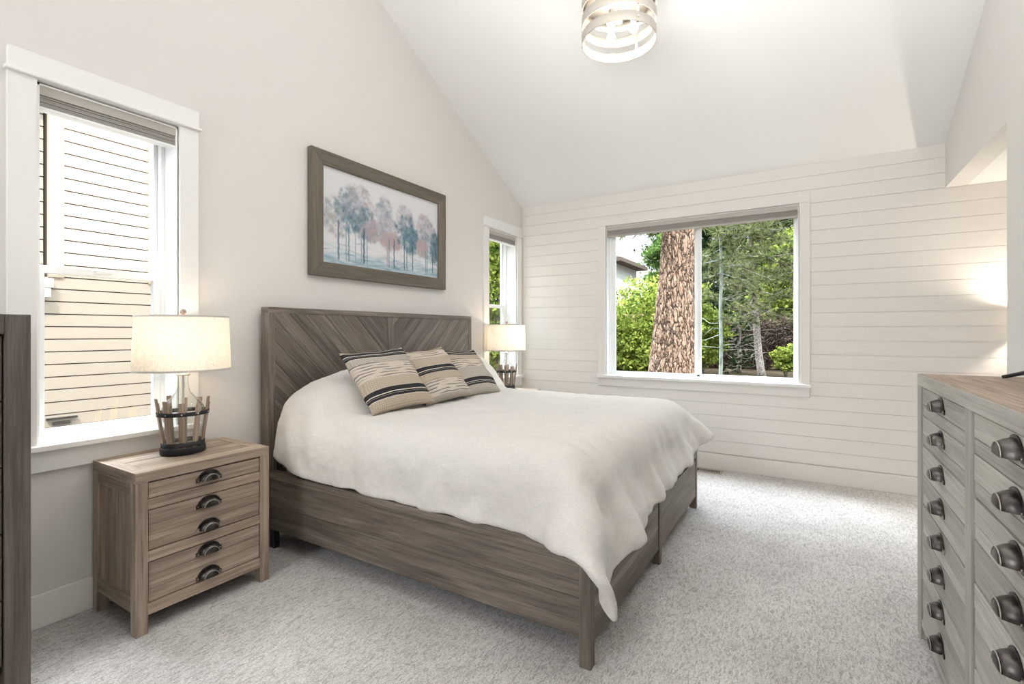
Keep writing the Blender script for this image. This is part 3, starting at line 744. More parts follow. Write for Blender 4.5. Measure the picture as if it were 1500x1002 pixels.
# ================================================================== PILLOWS
def cushion(name, c, ex, ey, w, h, T, mt, label, grp=None, n=36, seed=0, cat='cushion'):
    """pillow: ex = width direction, ey = up the face, normal = ex x ey"""
    ex = Vector(ex).normalized(); ey = (Vector(ey)-ex*Vector(ey).dot(ex)).normalized(); ez = ex.cross(ey)
    b = MB(); r = random.Random(seed); ph = [r.uniform(0, 6) for _ in range(6)]
    for side in (1, -1):
        Gd = []
        for i in range(n+1):
            row = []
            for j in range(n+1):
                u = -1+2*i/n; v = -1+2*j/n
                pinch = 1-.075*(1-(abs(v))**2.5) if False else 1
                uu = u*(1-.055*(1-v*v)); vv = v*(1-.055*(1-u*u))
                th = ((1-abs(u)**2.6)*(1-abs(v)**2.6))**.5
                th *= 1+.10*math.sin(2.1*u+ph[0])*math.sin(1.7*v+ph[1])
                wr = .010*math.sin(9*v+3*u+ph[2])*max(0, abs(u)-.45)+.008*math.sin(8*u-4*v+ph[3])*max(0, abs(v)-.45)
                sag = -.02*(1-u*u)*max(0, v)
                p = Vector(c)+ex*(uu*w/2)+ey*(vv*h/2+sag)+ez*(side*(T/2*th)+wr*min(1, th*3))
                row.append(p)
            Gd.append(row)
        b.grid(Gd, uvf=lambda a, q: (a, 1-q), flip=(side < 0))
    o = b.build(name, mt, loc=c)
    me = o.data; bm = bmesh.new(); bm.from_mesh(me); bmesh.ops.remove_doubles(bm, verts=bm.verts, dist=.0006); bm.to_mesh(me); bm.free()
    tag(o, label, cat, grp); return o
G1 = 'striped cushions leaning on the duvet'
cushion('striped_cushion', (-2.315, 2.275, 1.005), (.10, 1, .05), (-.62, .10, .72), .50, .48, .15, stripes('ikat_stripe_a', 'a'), 'striped cushion nearest the near nightstand, leftmost of the three', G1, seed=1)
cushion('striped_cushion', (-2.330, 2.745, 1.000), (.06, 1, .05), (-.62, .16, .72), .50, .48, .14, stripes('ikat_stripe_b', 'b'), 'middle striped cushion with a dark band across its centre', G1, seed=2)
cushion('striped_cushion', (-2.350, 3.190, .985), (.05, 1, -.03), (-.62, .10, .70), .48, .47, .14, stripes('ikat_stripe_c', 'c'), 'striped cushion nearest the far lamp, rightmost of the three', G1, seed=3)
cushion('bed_pillow', (-2.50, 3.62, .92), (-.05, 1, -.10), (-.66, .02, .70), .38, .44, .14, M['white'], 'plain white bed pillow on the far side beside the rightmost cushion', None, seed=5, cat='pillow')

# ================================================================== DRESSER
def make_dresser():
    X0, X1, Y0, Y1, H = .400, .872, 1.150, 2.752, 1.120
    t = empty('dresser', ((X0+X1)/2, (Y0+Y1)/2, 0)); wd = M['wood_dr']; e = .075
    st = [(Y0, Y0+e), (1.915, 1.985), (Y1-e, Y1)]
    for k, (a, c) in enumerate(st):
        if k == 1:
            b = MB(); b.box(X0, X0+.05, a, c, .085, H-.048, 'z', tone=.2); b.build('centre_stile', wd, t, bevel=.002)
        else:
            for xa in (X0, X1-.06):
                b = MB(); b.box(xa, xa+.06, a, c, 0, H-.048, 'z', tone=.25); b.build('leg', wd, t, bevel=.002)
    b = MB(); fw = .085; TT = .048
    b.box(X0, X0+.004, Y0, Y1, H-TT, H-.0005, 'y', tone=.5); b.build('front_edge', wd, t)
    b = MB()
    b.box(X0+.004, X0+fw+.05, Y0, Y1, H-TT, H, 'y', tone=.6); b.box(X1-.06, X1, Y0, Y1, H-TT, H, 'y', tone=.5)
    b.box(X0+fw+.0515, X1-.0615, Y1-.10, Y1, H-TT, H, 'x', tone=.3); b.box(X0+fw+.0515, X1-.0615, Y0, Y0+.10, H-TT, H, 'x', tone=.3)
    for k in range(3):
        a = X0+fw+.0515+(X1-.0615-X0-fw-.0515)/3*k; c = a+(X1-.0615-X0-fw-.0515)/3
        b.box(a+.0007, c-.0007, Y0+.1015, Y1-.1015, H-TT, H-.001, 'y')
    b.build('tabletop', M['wood_top'], t, bevel=.0015)
    for c0, c1 in ((Y0+.012, Y0+.026), (Y1-.026, Y1-.012)):
        b = MB(); b.box(X0+.06, X1-.06, c0, c1, .085, H-TT, 'z'); b.build('side_panel', wd, t)
    b = MB(); b.box(X0+.034, X1-.01, Y0+.03, Y1-.03, .09, H-TT-.001, 'y'); b.build('carcass', M['gap'], t)
    b = MB(); b.box(X0+.003, X0+.03, Y0+e, Y1-e, .055, .086, 'y', tone=.4); b.build('bottom_rail', wd, t, bevel=.0015)
    P = .1235; zt = H-TT
    for a, c in ((st[0][1], st[1][0]), (st[1][1], st[2][0])):
        for d in range(4):
            z1 = zt-.0035-2*P*d; z0 = zt+.0005-2*P*(d+1); b = MB()
            zz = [z0, z0+.046, z0+P, z0+P+.046, z1]
            for k in range(4): b.box(X0+.006+(.0012 if k % 2 == 0 else 0), X0+.032, a+.0045, c-.0045, zz[k]+.0016, zz[k+1]-.0016, 'y')
            dr = b.build('drawer', wd, t, bevel=.0012)
            for k in (1, 3): cup_pull((X0+.0055, (a+c)/2+.0, (zz[k]+zz[k+1])/2-.014), -1, dr, w=.092, h=.042, d=.034)
    return t
tag(make_dresser(), 'long grey weathered dresser with many cup pulls, against the right wall', 'dresser')

# television whose stand foot shows at the frame edge
t = empty('television', (.72, 1.80, 1.12)); tag(t, 'black television standing on the long dresser, one stand foot in view', 'television')
b = MB(); b.box(.712, .742, 1.20, 2.40, 1.195, 1.87); b.build('housing', M['black'], t, bevel=.004)
b = MB(); b.box(.709, .712, 1.212, 2.388, 1.21, 1.858); b.build('screen', mat('tv_screen', (.01, .01, .012), .12), t)
for s in (-1, 1):
    yc = 1.80+s*.50
    b = MB()
    b.tube([(.735, yc-.0, 1.215), (.722, yc+s*.02, 1.200), (.690, yc+s*.20, 1.160), (.652, yc+s*.315, 1.131), (.640, yc+s*.325, 1.127)], [.010, .010, .008, .0075, .0065], 8)
    b.tube([(.735, yc, 1.215), (.750, yc+s*.02, 1.200), (.790, yc+s*.18, 1.150), (.815, yc+s*.27, 1.127)], [.010, .010, .008, .0065], 8)
    b.build('stand_foot', M['black'], t)

# ================================================================== CHEST AT LEFT EDGE
t = empty('tall_chest', (-2.63, .08, 0)); tag(t, 'tall dark brown wooden chest at the left edge, against the headboard wall', 'chest of drawers'); wd = M['wood_ch']
X0, X1, Y0, Y1, H = -2.875, -2.395, -.48, .607, 1.364
b = MB(); b.box(X0, X1, Y0+.068, Y1-.068, H-.070, H, 'y', tone=.3); b.build('top_rail', wd, t, bevel=.002)
for a, c in ((Y0, Y0+.067), (Y1-.067, Y1)):
    b = MB(); b.box(X1-.06, X1, a, c, 0, H, 'z', tone=.6); b.build('leg', wd, t, bevel=.002)
    b = MB(); b.box(X0, X0+.06, a, c, 0, H, 'z', tone=.6); b.build('leg', wd, t, bevel=.002)
    b = MB(); b.box(X0+.06, X1-.06, a+.012, c-.012, .10, H, 'z', tone=.4); b.build('side_panel', wd, t)
b = MB(); b.box(X0+.02, X1-.04, Y0+.067, Y1-.067, .10, H-.07, 'y'); b.build('carcass', M['gap'], t)
for k in range(5):
    z0 = .13+k*.232; b = MB()
    b.box(X1-.040, X1-.016, Y0+.071, Y1-.071, z0+.003, z0+.150, 'y', tone=.2); b.box(X1-.040, X1-.017, Y0+.071, Y1-.071, z0+.151, z0+.229, 'y', tone=.35)
    dr = b.build('drawer', wd, t, bevel=.0012); cup_pull((X1-.0165, (Y0+Y1)/2, z0+.10), 1, dr)

# ================================================================== PICTURE
def make_picture():
    X0 = XL+.002; Y0, Y1, Z0, Z1 = 2.108, 3.530, 1.690, 2.558; fw = .098; D = .042
    t = empty('framed_painting', (X0, (Y0+Y1)/2, (Z0+Z1)/2)); tag(t, 'framed painting of blue grey trees hanging above the headboard', 'painting')
    wd = wood('picture_frame_wood', (.095, .078, .058), (.145, .12, .092), (.20, .168, .132), .55, .6)
    b = MB()
    b.prism([(Y0, Z0), (Y1, Z0), (Y1-fw, Z0+fw), (Y0+fw, Z0+fw)], X0, X0+D, 'x', (1, 0)); b.prism([(Y0+fw, Z1-fw), (Y1-fw, Z1-fw), (Y1, Z1), (Y0, Z1)], X0, X0+D, 'x', (1, 0))
    b.prism([(Y0, Z0), (Y0+fw, Z0+fw), (Y0+fw, Z1-fw), (Y0, Z1)], X0, X0+D, 'x', (0, 1)); b.prism([(Y1, Z0), (Y1, Z1), (Y1-fw, Z1-fw), (Y1-fw, Z0+fw)], X0, X0+D, 'x', (0, 1))
    b.build('frame', wd, t, bevel=.003)
    # painted canvas: colour laid per vertex, dab by dab
    nu, nv = 300, 168; r = np.random.RandomState(11)
    a0, a1, c0, c1 = Y0+fw-.002, Y1-fw+.002, Z0+fw-.002, Z1-fw+.002
    U, V = np.meshgrid(np.linspace(0, 1, nu), np.linspace(0, 1, nv), indexing='ij'); AR = (a1-a0)/(c1-c0)
    img = np.ones((nu, nv, 3))*np.array([.72, .72, .735]); img += (r.rand(nu, nv, 1)-.5)*.03
    def dab(u, v, ru, rv, col, al, ang=0, hard=1.6):
        x = (U-u)*AR; y = V-v; ca, sa = math.cos(ang), math.sin(ang)
        q = np.exp(-((np.abs((x*ca+y*sa)/ru))**hard+(np.abs((-x*sa+y*ca)/rv))**hard)); k = (q*al)[..., None]
        img[:] = img*(1-k)+np.array(col)*k
    navy, teal, slate, mauve, rose, olive, mist = (.045, .105, .17), (.12, .24, .29), (.24, .30, .36), (.42, .38, .43), (.46, .34, .33), (.34, .35, .28), (.55, .58, .62)
    def blot(cx, cy, rx, ry, cols, n, al=(.35, .85), sz=(.006, .026)):
        for _ in range(n):
            a = r.rand()*6.28; q = r.rand()**.6
            u = cx+rx*q*math.cos(a)*.78; v = cy+ry*q*math.sin(a)
            s_ = r.uniform(*sz); dab(u, v, s_, s_*r.uniform(.5, 1.3), cols[r.randint(len(cols))], r.uniform(*al), r.rand()*3)
    # ground
    for _ in range(420):
        v = abs(r.randn())*.085+.01; dab(r.rand(), v, r.uniform(.03, .10), r.uniform(.004, .012), [(.22, .40, .50), (.38, .52, .60), (.16, .28, .36), (.62, .68, .72)][r.randint(4)], r.uniform(.3, .75), r.randn()*.12)
    trees = [(.10, .50, .13, .22, [olive, mauve, slate, mist]), (.19, .60, .13, .24, [navy, teal, slate]), (.27, .70, .15, .22, [mauve, mist, slate, rose]), (.30, .50, .13, .18, [teal, navy, slate]), (.36, .42, .10, .12, [rose, mauve, slate]),
             (.47, .66, .09, .20, [mist, mauve, teal]), (.50, .50, .11, .20, [mauve, mist, slate]), (.53, .36, .12, .10, [rose, mauve, rose]), (.66, .68, .10, .16, [mist, mauve]), (.68, .50, .14, .22, [teal, navy, slate, slate]), (.72, .42, .10, .18, [navy, teal, teal]),
             (.86, .62, .10, .18, [mist, mauve, rose]), (.90, .46, .13, .24, [teal, slate, slate, mist]), (.96, .40, .06, .20, [navy, teal, slate]), (.83, .36, .07, .10, [mauve, rose])]
    for u, v, rx, ry, cols in trees: blot(u, v, rx*1.15, ry, [mist, mauve], 45, (.12, .35), (.015, .035))
    for u, v, rx, ry, cols in trees: blot(u, v, rx, ry, cols, 230)
    for u, w_, top, col in ((.115, .010, .45, navy), (.17, .006, .4, slate), (.19, .009, .42, teal), (.24, .004, .35, slate), (.285, .006, .36, slate), (.305, .012, .42, navy), (.33, .005, .35, teal), (.50, .009, .42, rose), (.515, .006, .38, teal), (.56, .008, .38, navy),
                          (.655, .006, .36, navy), (.68, .007, .34, teal), (.735, .008, .36, navy), (.87, .008, .34, slate), (.885, .005, .30, teal), (.945, .006, .34, navy), (.14, .003, .4, mist), (.62, .003, .4, mist), (.81, .003, .34, mist)):
        for k in range(26):
            v = .06+(top-.06)*k/25; dab(u+.002*math.sin(k*.9), v, w_, .02, col, .62, hard=3)
    img = np.clip(img, .02, .80)
    verts = np.stack([np.full(U.size, X0+.022), (a0+(a1-a0)*U).ravel(), (c0+(c1-c0)*V).ravel()], 1)-np.array(root_loc(t))
    idx = np.arange(nu*nv).reshape(nu, nv); q = np.stack([idx[:-1, :-1], idx[1:, :-1], idx[1:, 1:], idx[:-1, 1:]], -1).reshape(-1, 4)
    me = bpy.data.meshes.new('canvas'); me.from_pydata(verts.tolist(), [], q.tolist())
    ca = me.color_attributes.new('paint', 'FLOAT_COLOR', 'POINT'); ca.data.foreach_set('color', np.concatenate([img.reshape(-1, 3), np.ones((nu*nv, 1))], 1).ravel())
    m = mat('painted_canvas', (.7, .7, .7), .6, spec=.3); at = N(m, 'ShaderNodeAttribute', attribute_name='paint'); LK(m, at.outputs['Color'], m.node_tree.nodes['Principled BSDF'].inputs['Base Color'])
    bump(m, noise(m, N(m, 'ShaderNodeTexCoord').outputs['Object'], 90, 3), .2, .001)
    me.materials.append(m); o = bpy.data.objects.new('canvas', me); C.objects.link(o); o.parent = t
    b = MB(); b.box(X0, X0+.015, Y0+.04, Y1-.04, Z0+.04, Z1-.04); b.build('backing', M['gap'], t)
make_picture()

# ================================================================== CEILING LIGHT
def make_ceiling_light():
    cx, cy, zb = -1.010, 2.925, 3.085; rr = .226; o = (cx, cy, zb)
    t = empty('ceiling_light', (cx, cy, ceil_z(cy))); tag(t, 'lit drum ceiling light of pale metal bands hanging from the vault', 'ceiling light')
    for k in range(3):
        z = k*.102; b = MB(); b.lathe([(rr, z), (rr, z+.058), (rr-.004, z+.058), (rr-.004, z), (rr, z)], o, 72); b.build('band', M['band'], t)
    for k in range(3):
        a = R_(78+120*k); b = MB(); ca, sa = math.cos(a), math.sin(a); Mx = Matrix.Translation(o) @ Matrix.Rotation(a, 4, 'Z')
        b.box(rr-.009, rr-.004, -.009, .009, 0, .262, M=Mx); s = b.build('strap', M['nickel'], t)
        b = MB()
        for q in range(3): b.tube([tuple(Mx @ Vector((rr-.001, 0, q*.102+.029))), tuple(Mx @ Vector((rr+.004, 0, q*.102+.029)))], .0055, 10)
        b.build('screw', M['nickel'], s)
    b = MB(); b.lathe([(rr-.022, .012), (rr-.022, .25)], o, 64); b.build('glass_drum', M['lampglass'], t)
    b = MB(); b.lathe([(0, .262), (rr-.004, .262), (rr-.004, .266), (0, .268)], o, 64); b.build('top_plate', M['band'], t)
    hz = ceil_z(cy)-zb
    b = MB(); b.lathe([(.008, .13), (.008, hz-.02)], o, 14); b.lathe([(.0, .12), (.024, .125), (.026, .165), (.010, .18)], o, 20); b.build('stem', M['nickel'], t)
    b = MB(); b.lathe([(.065, hz+.05), (.065, hz-.035), (.058, hz-.045), (.008, hz-.05)], o, 32); b.build('canopy', M['nickel'], t)
    for k in range(3):
        a = R_(20+120*k); ca, sa = math.cos(a), math.sin(a)
        b = MB(); b.tube([(cx+.02*ca, cy+.02*sa, zb+.145), (cx+.085*ca, cy+.085*sa, zb+.145)], .006, 8); b.lathe([(0, .118), (.016, .120), (.016, .158), (0, .16)], (cx+.09*ca, cy+.09*sa, zb), 16); s = b.build('socket', M['nickel'], t)
        b = MB(); b.lathe([(0, .050), (.012, .054), (.024, .068), (.028, .083), (.022, .102), (.013, .118)], (cx+.09*ca, cy+.09*sa, zb), 20); b.build('bulb', M['bulbw'], s)
    L = light('fixture_light', 'POINT', (0, 0, zb+.08-ceil_z(cy)), 12, (1, .95, .87), shadow_soft_size=.09); L.parent = t
M['band'] = mat('pale_brushed_metal', (.50, .455, .40), .45, .35)
make_ceiling_light()

# hallway wall lamp whose glow falls on the shiplap beyond the opening
t = empty('wall_lamp', (1.40, YB, 1.36)); tag(t, 'wall lamp on the hallway shiplap whose glow shows past the opening', 'lamp')
b = MB(); b.lathe([(.055, 0), (.055, .012), (0, .014)], (0, 0, 0), 20); b.v = [(1.40+x, YB-z_, 1.36+y) for x, y, z_ in b.v]; b.build('wall_plate', M['nickel'], t)
b = MB(); b.tube([(1.40, YB, 1.36), (1.40, YB-.13, 1.36)], .007, 8); b.lathe([(.0, 0), (.016, 0), (.016, .05), (0, .05)], (1.40, YB-.13, 1.35), 16); b.build('arm', M['nickel'], t)
b = MB(); b.lathe([(.095, -.07), (.088, .075)], (1.40, YB-.13, 1.39), 40); b.build('lamp_shade', M['linen'], t)
b = MB(); b.lathe([(0, 0), (.02, .01), (.028, .035), (.018, .06), (0, .07)], (1.40, YB-.13, 1.40), 16); b.build('bulb', M['bulb'], t)
L = light('wall_bulb_light', 'POINT', (0, -.13, .06), 24, (1, .90, .76), shadow_soft_size=.03); L.parent = t

# floor register
t = empty('floor_register', (-.93, 4.88, 0)); tag(t, 'tan metal floor vent in the carpet below the wide window', 'vent')
b = MB(); b.box(-1.15, -.705, 4.835, 4.930, 0, .004); b.build('slots', M['slot'], t)
b = MB(); b.box(-1.16, -.695, 4.825, 4.842, 0, .007); b.box(-1.16, -.695, 4.923, 4.940, 0, .007); b.box(-.715, -.695, 4.842, 4.923, 0, .007); b.box(-1.16, -1.14, 4.842, 4.923, 0, .007); b.box(-.938, -.922, 4.842, 4.923, 0, .007)
for k in range(26):
    x = -1.13+k*.0165
    if not (-.95 < x < -.915): b.box(x, x+.0055, 4.842, 4.923, 0, .006)
b.build('grille', M['vent'], t)

# ================================================================== OUTSIDE
GZ = -.50
def at(u, w, z=0.0):
    """world point seen in direction of photo column u at depth w (used to place the garden)"""
    q = (u-750)/FPX; ca, sa = math.cos(YAW), math.sin(YAW)
    return Vector((w*(q*ca-sa), w*(q*sa+ca), z))
def zat(v, w): return EYE-(v-HORIZON)/FPX*w

m = mat('garden_soil', (.12, .09, .06), 1, spec=0)
LK(m, ramp(m, noise(m, N(m, 'ShaderNodeTexCoord').outputs['Object'], 2.2, 6, .7), [(.35, (.020, .014, .010)), (.55, (.045, .032, .022)), (.7, (.04, .055, .02))]), m.node_tree.nodes['Principled BSDF'].inputs['Base Color'])
b = MB(); b.box(-45, 30, -8, 60, GZ-.2, GZ); tag(b.build('ground', m), 'brown garden ground under the trees', 'ground', kind='structure')

# neighbouring house with lap siding
m = M['siding'] = mat('beige_siding_paint', (.54, .445, .35), .7, spec=.2)
M['sidetrim'] = mat('beige_trim_paint', (.50, .405, .30), .7, spec=.2)
M['dark'] = mat('dark_under_lap', (.03, .022, .016), .9)
t = empty('neighbour_house', (-8.5, 1.2, GZ)); tag(t, 'neighbouring house with sunlit beige lap siding outside the side window', 'house')
NX = -6.8; EX = .1325
def lapwall(b, nx, y0, y1, z0, z1, off=0):
    z = z0
    while z < z1:
        zz = min(z+EX, z1)
        b.prism([(nx-.02, z+.012), (nx+.010, z+.012), (nx+.006, zz), (nx-.02, zz)], y0, y1, 'y', tone=.5); z += EX
b = MB(); lapwall(b, NX, .30, 2.756, GZ, 1.88); lapwall(b, NX, 1.976, 2.756, 1.88, 4.45); b.build('lap_siding', M['siding'], t)
b = MB(); b.box(-10, NX-.02, 1.86, 5.2, GZ, 4.45); b.box(-10, NX-.02, -.9, 1.86, GZ, 1.88); b.box(-10, NX-.16, -.9, 1.86, 1.88, 4.45); b.build('house_body', M['dark'], t)
for y0_, y1_ in ((1.85, 1.976), (2.756, 2.90)):
    b = MB(); b.box(NX-.02, NX+.028, y0_, y1_, 1.88, 4.45, 'z'); b.build('corner_board', M['sidetrim'], t)
b = MB(); lapwall(b, NX-.14, -.9, 1.85, 1.88, 4.45); b.build('recessed_siding', M['siding'], t)
b = MB(); lapwall(b, NX, 2.756, 5.2, GZ, 1.88); lapwall(b, NX, 2.90, 5.2, 1.88, 4.45); b.build('end_siding', M['siding'], t)
# small boxed eave below the corner
m = mat('white_trim_paint', (.74, .70, .64), .6)
b = MB()
for k in range(2): b.box(NX+.03, NX+.14-.03*k, 1.62, 1.84+.03*k, 1.66+.105*k, 1.755+.105*k, 'x')
b.build('boxed_ledge', m, t, bevel=.004)
b = MB(); b.box(NX+.02, NX+.06, 1.83, 2.08, .385, .405); b.box(NX+.02, NX+.05, 1.88, 2.02, .33, .36); b.build('wall_vent', M['dark'], t)
b = MB(); b.prism([(-10.3, 4.45), (NX+.5, 4.45), (NX+.5, 4.55), (-8.5, 5.3), (-10.3, 4.8)], -1.5, 5.7, 'y'); b.build('roof', mat('roof_shingle', (.10, .09, .08), .9), t)

# leaves -----------------------------------------------------------
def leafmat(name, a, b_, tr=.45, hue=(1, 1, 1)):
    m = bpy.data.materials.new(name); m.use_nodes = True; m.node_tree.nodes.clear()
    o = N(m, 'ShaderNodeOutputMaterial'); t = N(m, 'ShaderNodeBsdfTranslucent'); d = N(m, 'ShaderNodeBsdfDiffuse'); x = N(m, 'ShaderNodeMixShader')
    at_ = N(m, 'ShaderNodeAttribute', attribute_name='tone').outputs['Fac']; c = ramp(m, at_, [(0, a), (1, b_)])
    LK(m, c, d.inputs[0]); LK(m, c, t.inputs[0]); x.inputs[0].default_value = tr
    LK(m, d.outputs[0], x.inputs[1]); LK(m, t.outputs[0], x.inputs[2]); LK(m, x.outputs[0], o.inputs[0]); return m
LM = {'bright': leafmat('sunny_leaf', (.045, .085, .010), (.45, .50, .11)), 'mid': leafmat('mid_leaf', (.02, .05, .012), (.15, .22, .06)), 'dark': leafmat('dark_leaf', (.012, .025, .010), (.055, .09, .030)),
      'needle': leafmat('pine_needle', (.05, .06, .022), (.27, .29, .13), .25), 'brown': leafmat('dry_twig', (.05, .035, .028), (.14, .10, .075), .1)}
LM['ikat'] = None
def leaf_cloud(name, parent, blobs, n, size, mt, seed, flat=.0, ratio=.55, clump=0):
    """n pointed leaves scattered in ellipsoids [(centre, radii, weight)]"""
    r = np.random.RandomState(seed); ws = np.array([w for _, _, w in blobs], float); ws /= ws.sum()
    k = r.choice(len(blobs), n, p=ws); cs = np.array([tuple(c) for c, _, _ in blobs])[k]; rs = np.array([q for _, q, _ in blobs])[k]
    d = r.randn(n, 3); d /= np.linalg.norm(d, axis=1, keepdims=True); rad = r.rand(n, 1)**.45
    P = cs+d*rad*rs
    if clump:
        cc = P[:clump]; P = cc[r.randint(clump, size=n)]+r.randn(n, 3)*np.array([1, 1, .45])*.16*rs.mean()
    a = r.randn(n, 3)*np.array([1, 1, 1-flat]); a /= np.linalg.norm(a, axis=1, keepdims=True)
    h = r.randn(n, 3); b_ = np.cross(a, h); b_ /= np.linalg.norm(b_, axis=1, keepdims=True)+1e-9
    s = size*(.6+.8*r.rand(n, 1))
    V = np.stack([P-a*s, P+b_*s*ratio, P+a*s, P-b_*s*ratio], 1)
    V[..., 2] = np.maximum(V[..., 2], GZ+.01)
    V = V.reshape(-1, 3)-np.array(root_loc(parent))
    me = bpy.data.meshes.new(name); me.vertices.add(4*n); me.vertices.foreach_set('co', V.ravel()); me.loops.add(4*n); me.loops.foreach_set('vertex_index', np.arange(4*n)); me.polygons.add(n); me.polygons.foreach_set('loop_start', np.arange(n)*4)
    at_ = me.attributes.new('tone', 'FLOAT', 'FACE'); at_.data.foreach_set('value', r.rand(n)); me.materials.append(mt); me.update(calc_edges=True)
    o = bpy.data.objects.new(name, me); C.objects.link(o); o.parent = parent; return o
def needle_tufts(name, parent, tips, per, L, wd, mt, seed):
    r = np.random.RandomState(seed); T = np.repeat(np.array([tuple(t) for t, _ in tips]), per, 0); D = np.repeat(np.array([tuple(d) for _, d in tips]), per, 0)
    n = len(T); a = D*.7+r.randn(n, 3)*.85; a /= np.linalg.norm(a, axis=1, keepdims=True); h = r.randn(n, 3); b_ = np.cross(a, h); b_ /= np.linalg.norm(b_, axis=1, keepdims=True)
    Ls = L*(.6+.6*r.rand(n, 1)); T = T-D*(r.rand(n, 1)*.05)
    V = np.stack([T-b_*wd/2, T+b_*wd/2, T+a*Ls], 1).reshape(-1, 3)-np.array(root_loc(parent))
    me = bpy.data.meshes.new(name); me.vertices.add(3*n); me.vertices.foreach_set('co', V.ravel()); me.loops.add(3*n); me.loops.foreach_set('vertex_index', np.arange(3*n)); me.polygons.add(n); me.polygons.foreach_set('loop_start', np.arange(n)*3)
    at_ = me.attributes.new('tone', 'FLOAT', 'FACE'); at_.data.foreach_set('value', r.rand(n)); me.materials.append(mt); me.update(calc_edges=True)
    o = bpy.data.objects.new(name, me); C.objects.link(o); o.parent = parent; return o

def barkmat(name, lo, mid, hi, sc=(9, 9, 2.2), st=.8):
    m = mat(name, mid, .95, spec=.1); p = m.node_tree.nodes['Principled BSDF']; oc = N(m, 'ShaderNodeTexCoord').outputs['Object']
    wv = noise(m, oc, 3, 4); mx = N(m, 'ShaderNodeMix', data_type='VECTOR'); 
    vo = N(m, 'ShaderNodeTexVoronoi', feature='DISTANCE_TO_EDGE'); vo.inputs['Scale'].default_value = 1
    ad = N(m, 'ShaderNodeVectorMath', operation='ADD'); nn = N(m, 'ShaderNodeTexNoise'); nn.inputs['Scale'].default_value = 9; nn.inputs['Detail'].default_value = 4
    LK(m, oc, nn.inputs['Vector']); sc_ = N(m, 'ShaderNodeVectorMath', operation='SCALE'); sc_.inputs[3].default_value = .10; LK(m, nn.outputs[1], sc_.inputs[0]); LK(m, oc, ad.inputs[0]); LK(m, sc_.outputs[0], ad.inputs[1])
    LK(m, mapping(m, ad.outputs[0], sc), vo.inputs['Vector'])
    pl = N(m, 'ShaderNodeTexVoronoi'); pl.inputs['Scale'].default_value = 1; LK(m, mapping(m, ad.outputs[0], (sc[0]*2.2, sc[1]*2.2, sc[2]*2.5)), pl.inputs['Vector'])
    pc = ramp(m, math_(m, 'ADD', math_(m, 'MULTIPLY', noise(m, mapping(m, oc, (22, 22, 9)), 1, 4, .7), .8), math_(m, 'MULTIPLY', pl.outputs['Distance'], .3)), [(.35, mid), (.55, hi), (.75, mid)])
    c = mixc(m, ramp(m, vo.outputs['Distance'], [(.015, (1, 1, 1)), (.12, (0, 0, 0))]), pc, lo)
    LK(m, c, p.inputs['Base Color']); bump(m, math_(m, 'ADD', ramp(m, vo.outputs['Distance'], [(0, (0, 0, 0)), (.2, (1, 1, 1))]), math_(m, 'MULTIPLY', pl.outputs['Distance'], .6)), st, .03); return m
M['pine_bark'] = barkmat('ponderosa_bark', (.045, .03, .024), (.23, .118, .070), (.42, .29, .21), (14, 14, 3.0))
M['thin_bark'] = barkmat('grey_pine_bark', (.07, .055, .045), (.26, .22, .19), (.40, .35, .31), (26, 26, 8), .5)
M['pale_bark'] = mat('pale_bark', (.42, .44, .38), .8); _m = M['pale_bark']; LK(_m, ramp(_m, noise(_m, mapping(_m, N(_m, 'ShaderNodeTexCoord').outputs['Object'], (8, 8, 3)), 1, 4), [(.35, (.11, .12, .09)), (.55, (.30, .32, .27))]), _m.node_tree.nodes['Principled BSDF'].inputs['Base Color'])

def big_trunk():
    w_ = 9.6; base = at(981, w_, GZ); t = empty('ponderosa_pine', base); tag(t, 'huge ponderosa pine trunk with orange plated bark close outside the wide window', 'tree')
    nk, nz = 200, 260; r = np.random.RandomState(3); Z = np.linspace(0, 6.0, nz); A = np.linspace(0, 2*math.pi, nk, endpoint=False)
    # furrowed plates: nearest-cell distances on the unrolled trunk
    pts = np.stack([r.rand(1500)*2*math.pi*.45, r.rand(1500)*6.0], 1)
    b = MB(); rows_ = []
    lean = Vector((.020, .0, 1))
    for z in Z:
        rad = .475-.062*z if z < 3 else .289-.02*(z-3); rad = max(rad, .22)+.16*math.exp(-z*3.2)
        ux = A*.45+.02*np.sin(z*3); dx = np.abs(ux[:, None]-pts[None, :, 0]); dx = np.minimum(dx, 2*math.pi*.45-dx); dd = np.sqrt((dx*1.0)**2+((z-pts[None, :, 1])*.26)**2)
        dd.partition(1, axis=1); e = np.clip((dd[:, 1]-dd[:, 0])/.012, 0, 1)
        rr = rad+.034*e**.6+.008*np.sin(A*23+z*4)*.5
        rows_.append([(base.x+.045*z+rr[k]*math.cos(A[k]), base.y+rr[k]*math.sin(A[k]), GZ+z) for k in range(nk)]+[(base.x+.045*z+rr[0], base.y, GZ+z)])
    b.grid(rows_, flip=True); b.build('trunk', M['pine_bark'], t)
    brs = MB(); tips = []
    rr = random.Random(5)
    for k in range(13):
        a = rr.uniform(0, 6.28) if k > 5 else rr.uniform(3.2, 4.2); z = rr.uniform(4.3, 5.8) if k > 5 else rr.uniform(3.75, 4.5); L = rr.uniform(1.0, 2.0); p0 = Vector((base.x+.2, base.y, GZ+z)); d = Vector((math.cos(a), math.sin(a), rr.uniform(-.5, .0)))
        brs.tube([p0, p0+d*L*.5, p0+d*L+Vector((0, 0, -.15))], [.04, .025, .012], 6)
        for q in range(14):
            f = rr.uniform(.3, 1); tips.append((p0+d*L*f+Vector((rr.uniform(-.3, .3), rr.uniform(-.3, .3), rr.uniform(-.2, .2))), d))
    bo = brs.build('branches', M['thin_bark'], t); needle_tufts('needles', t, tips, 34, .20, .022, LM['needle'], 5)
big_trunk()

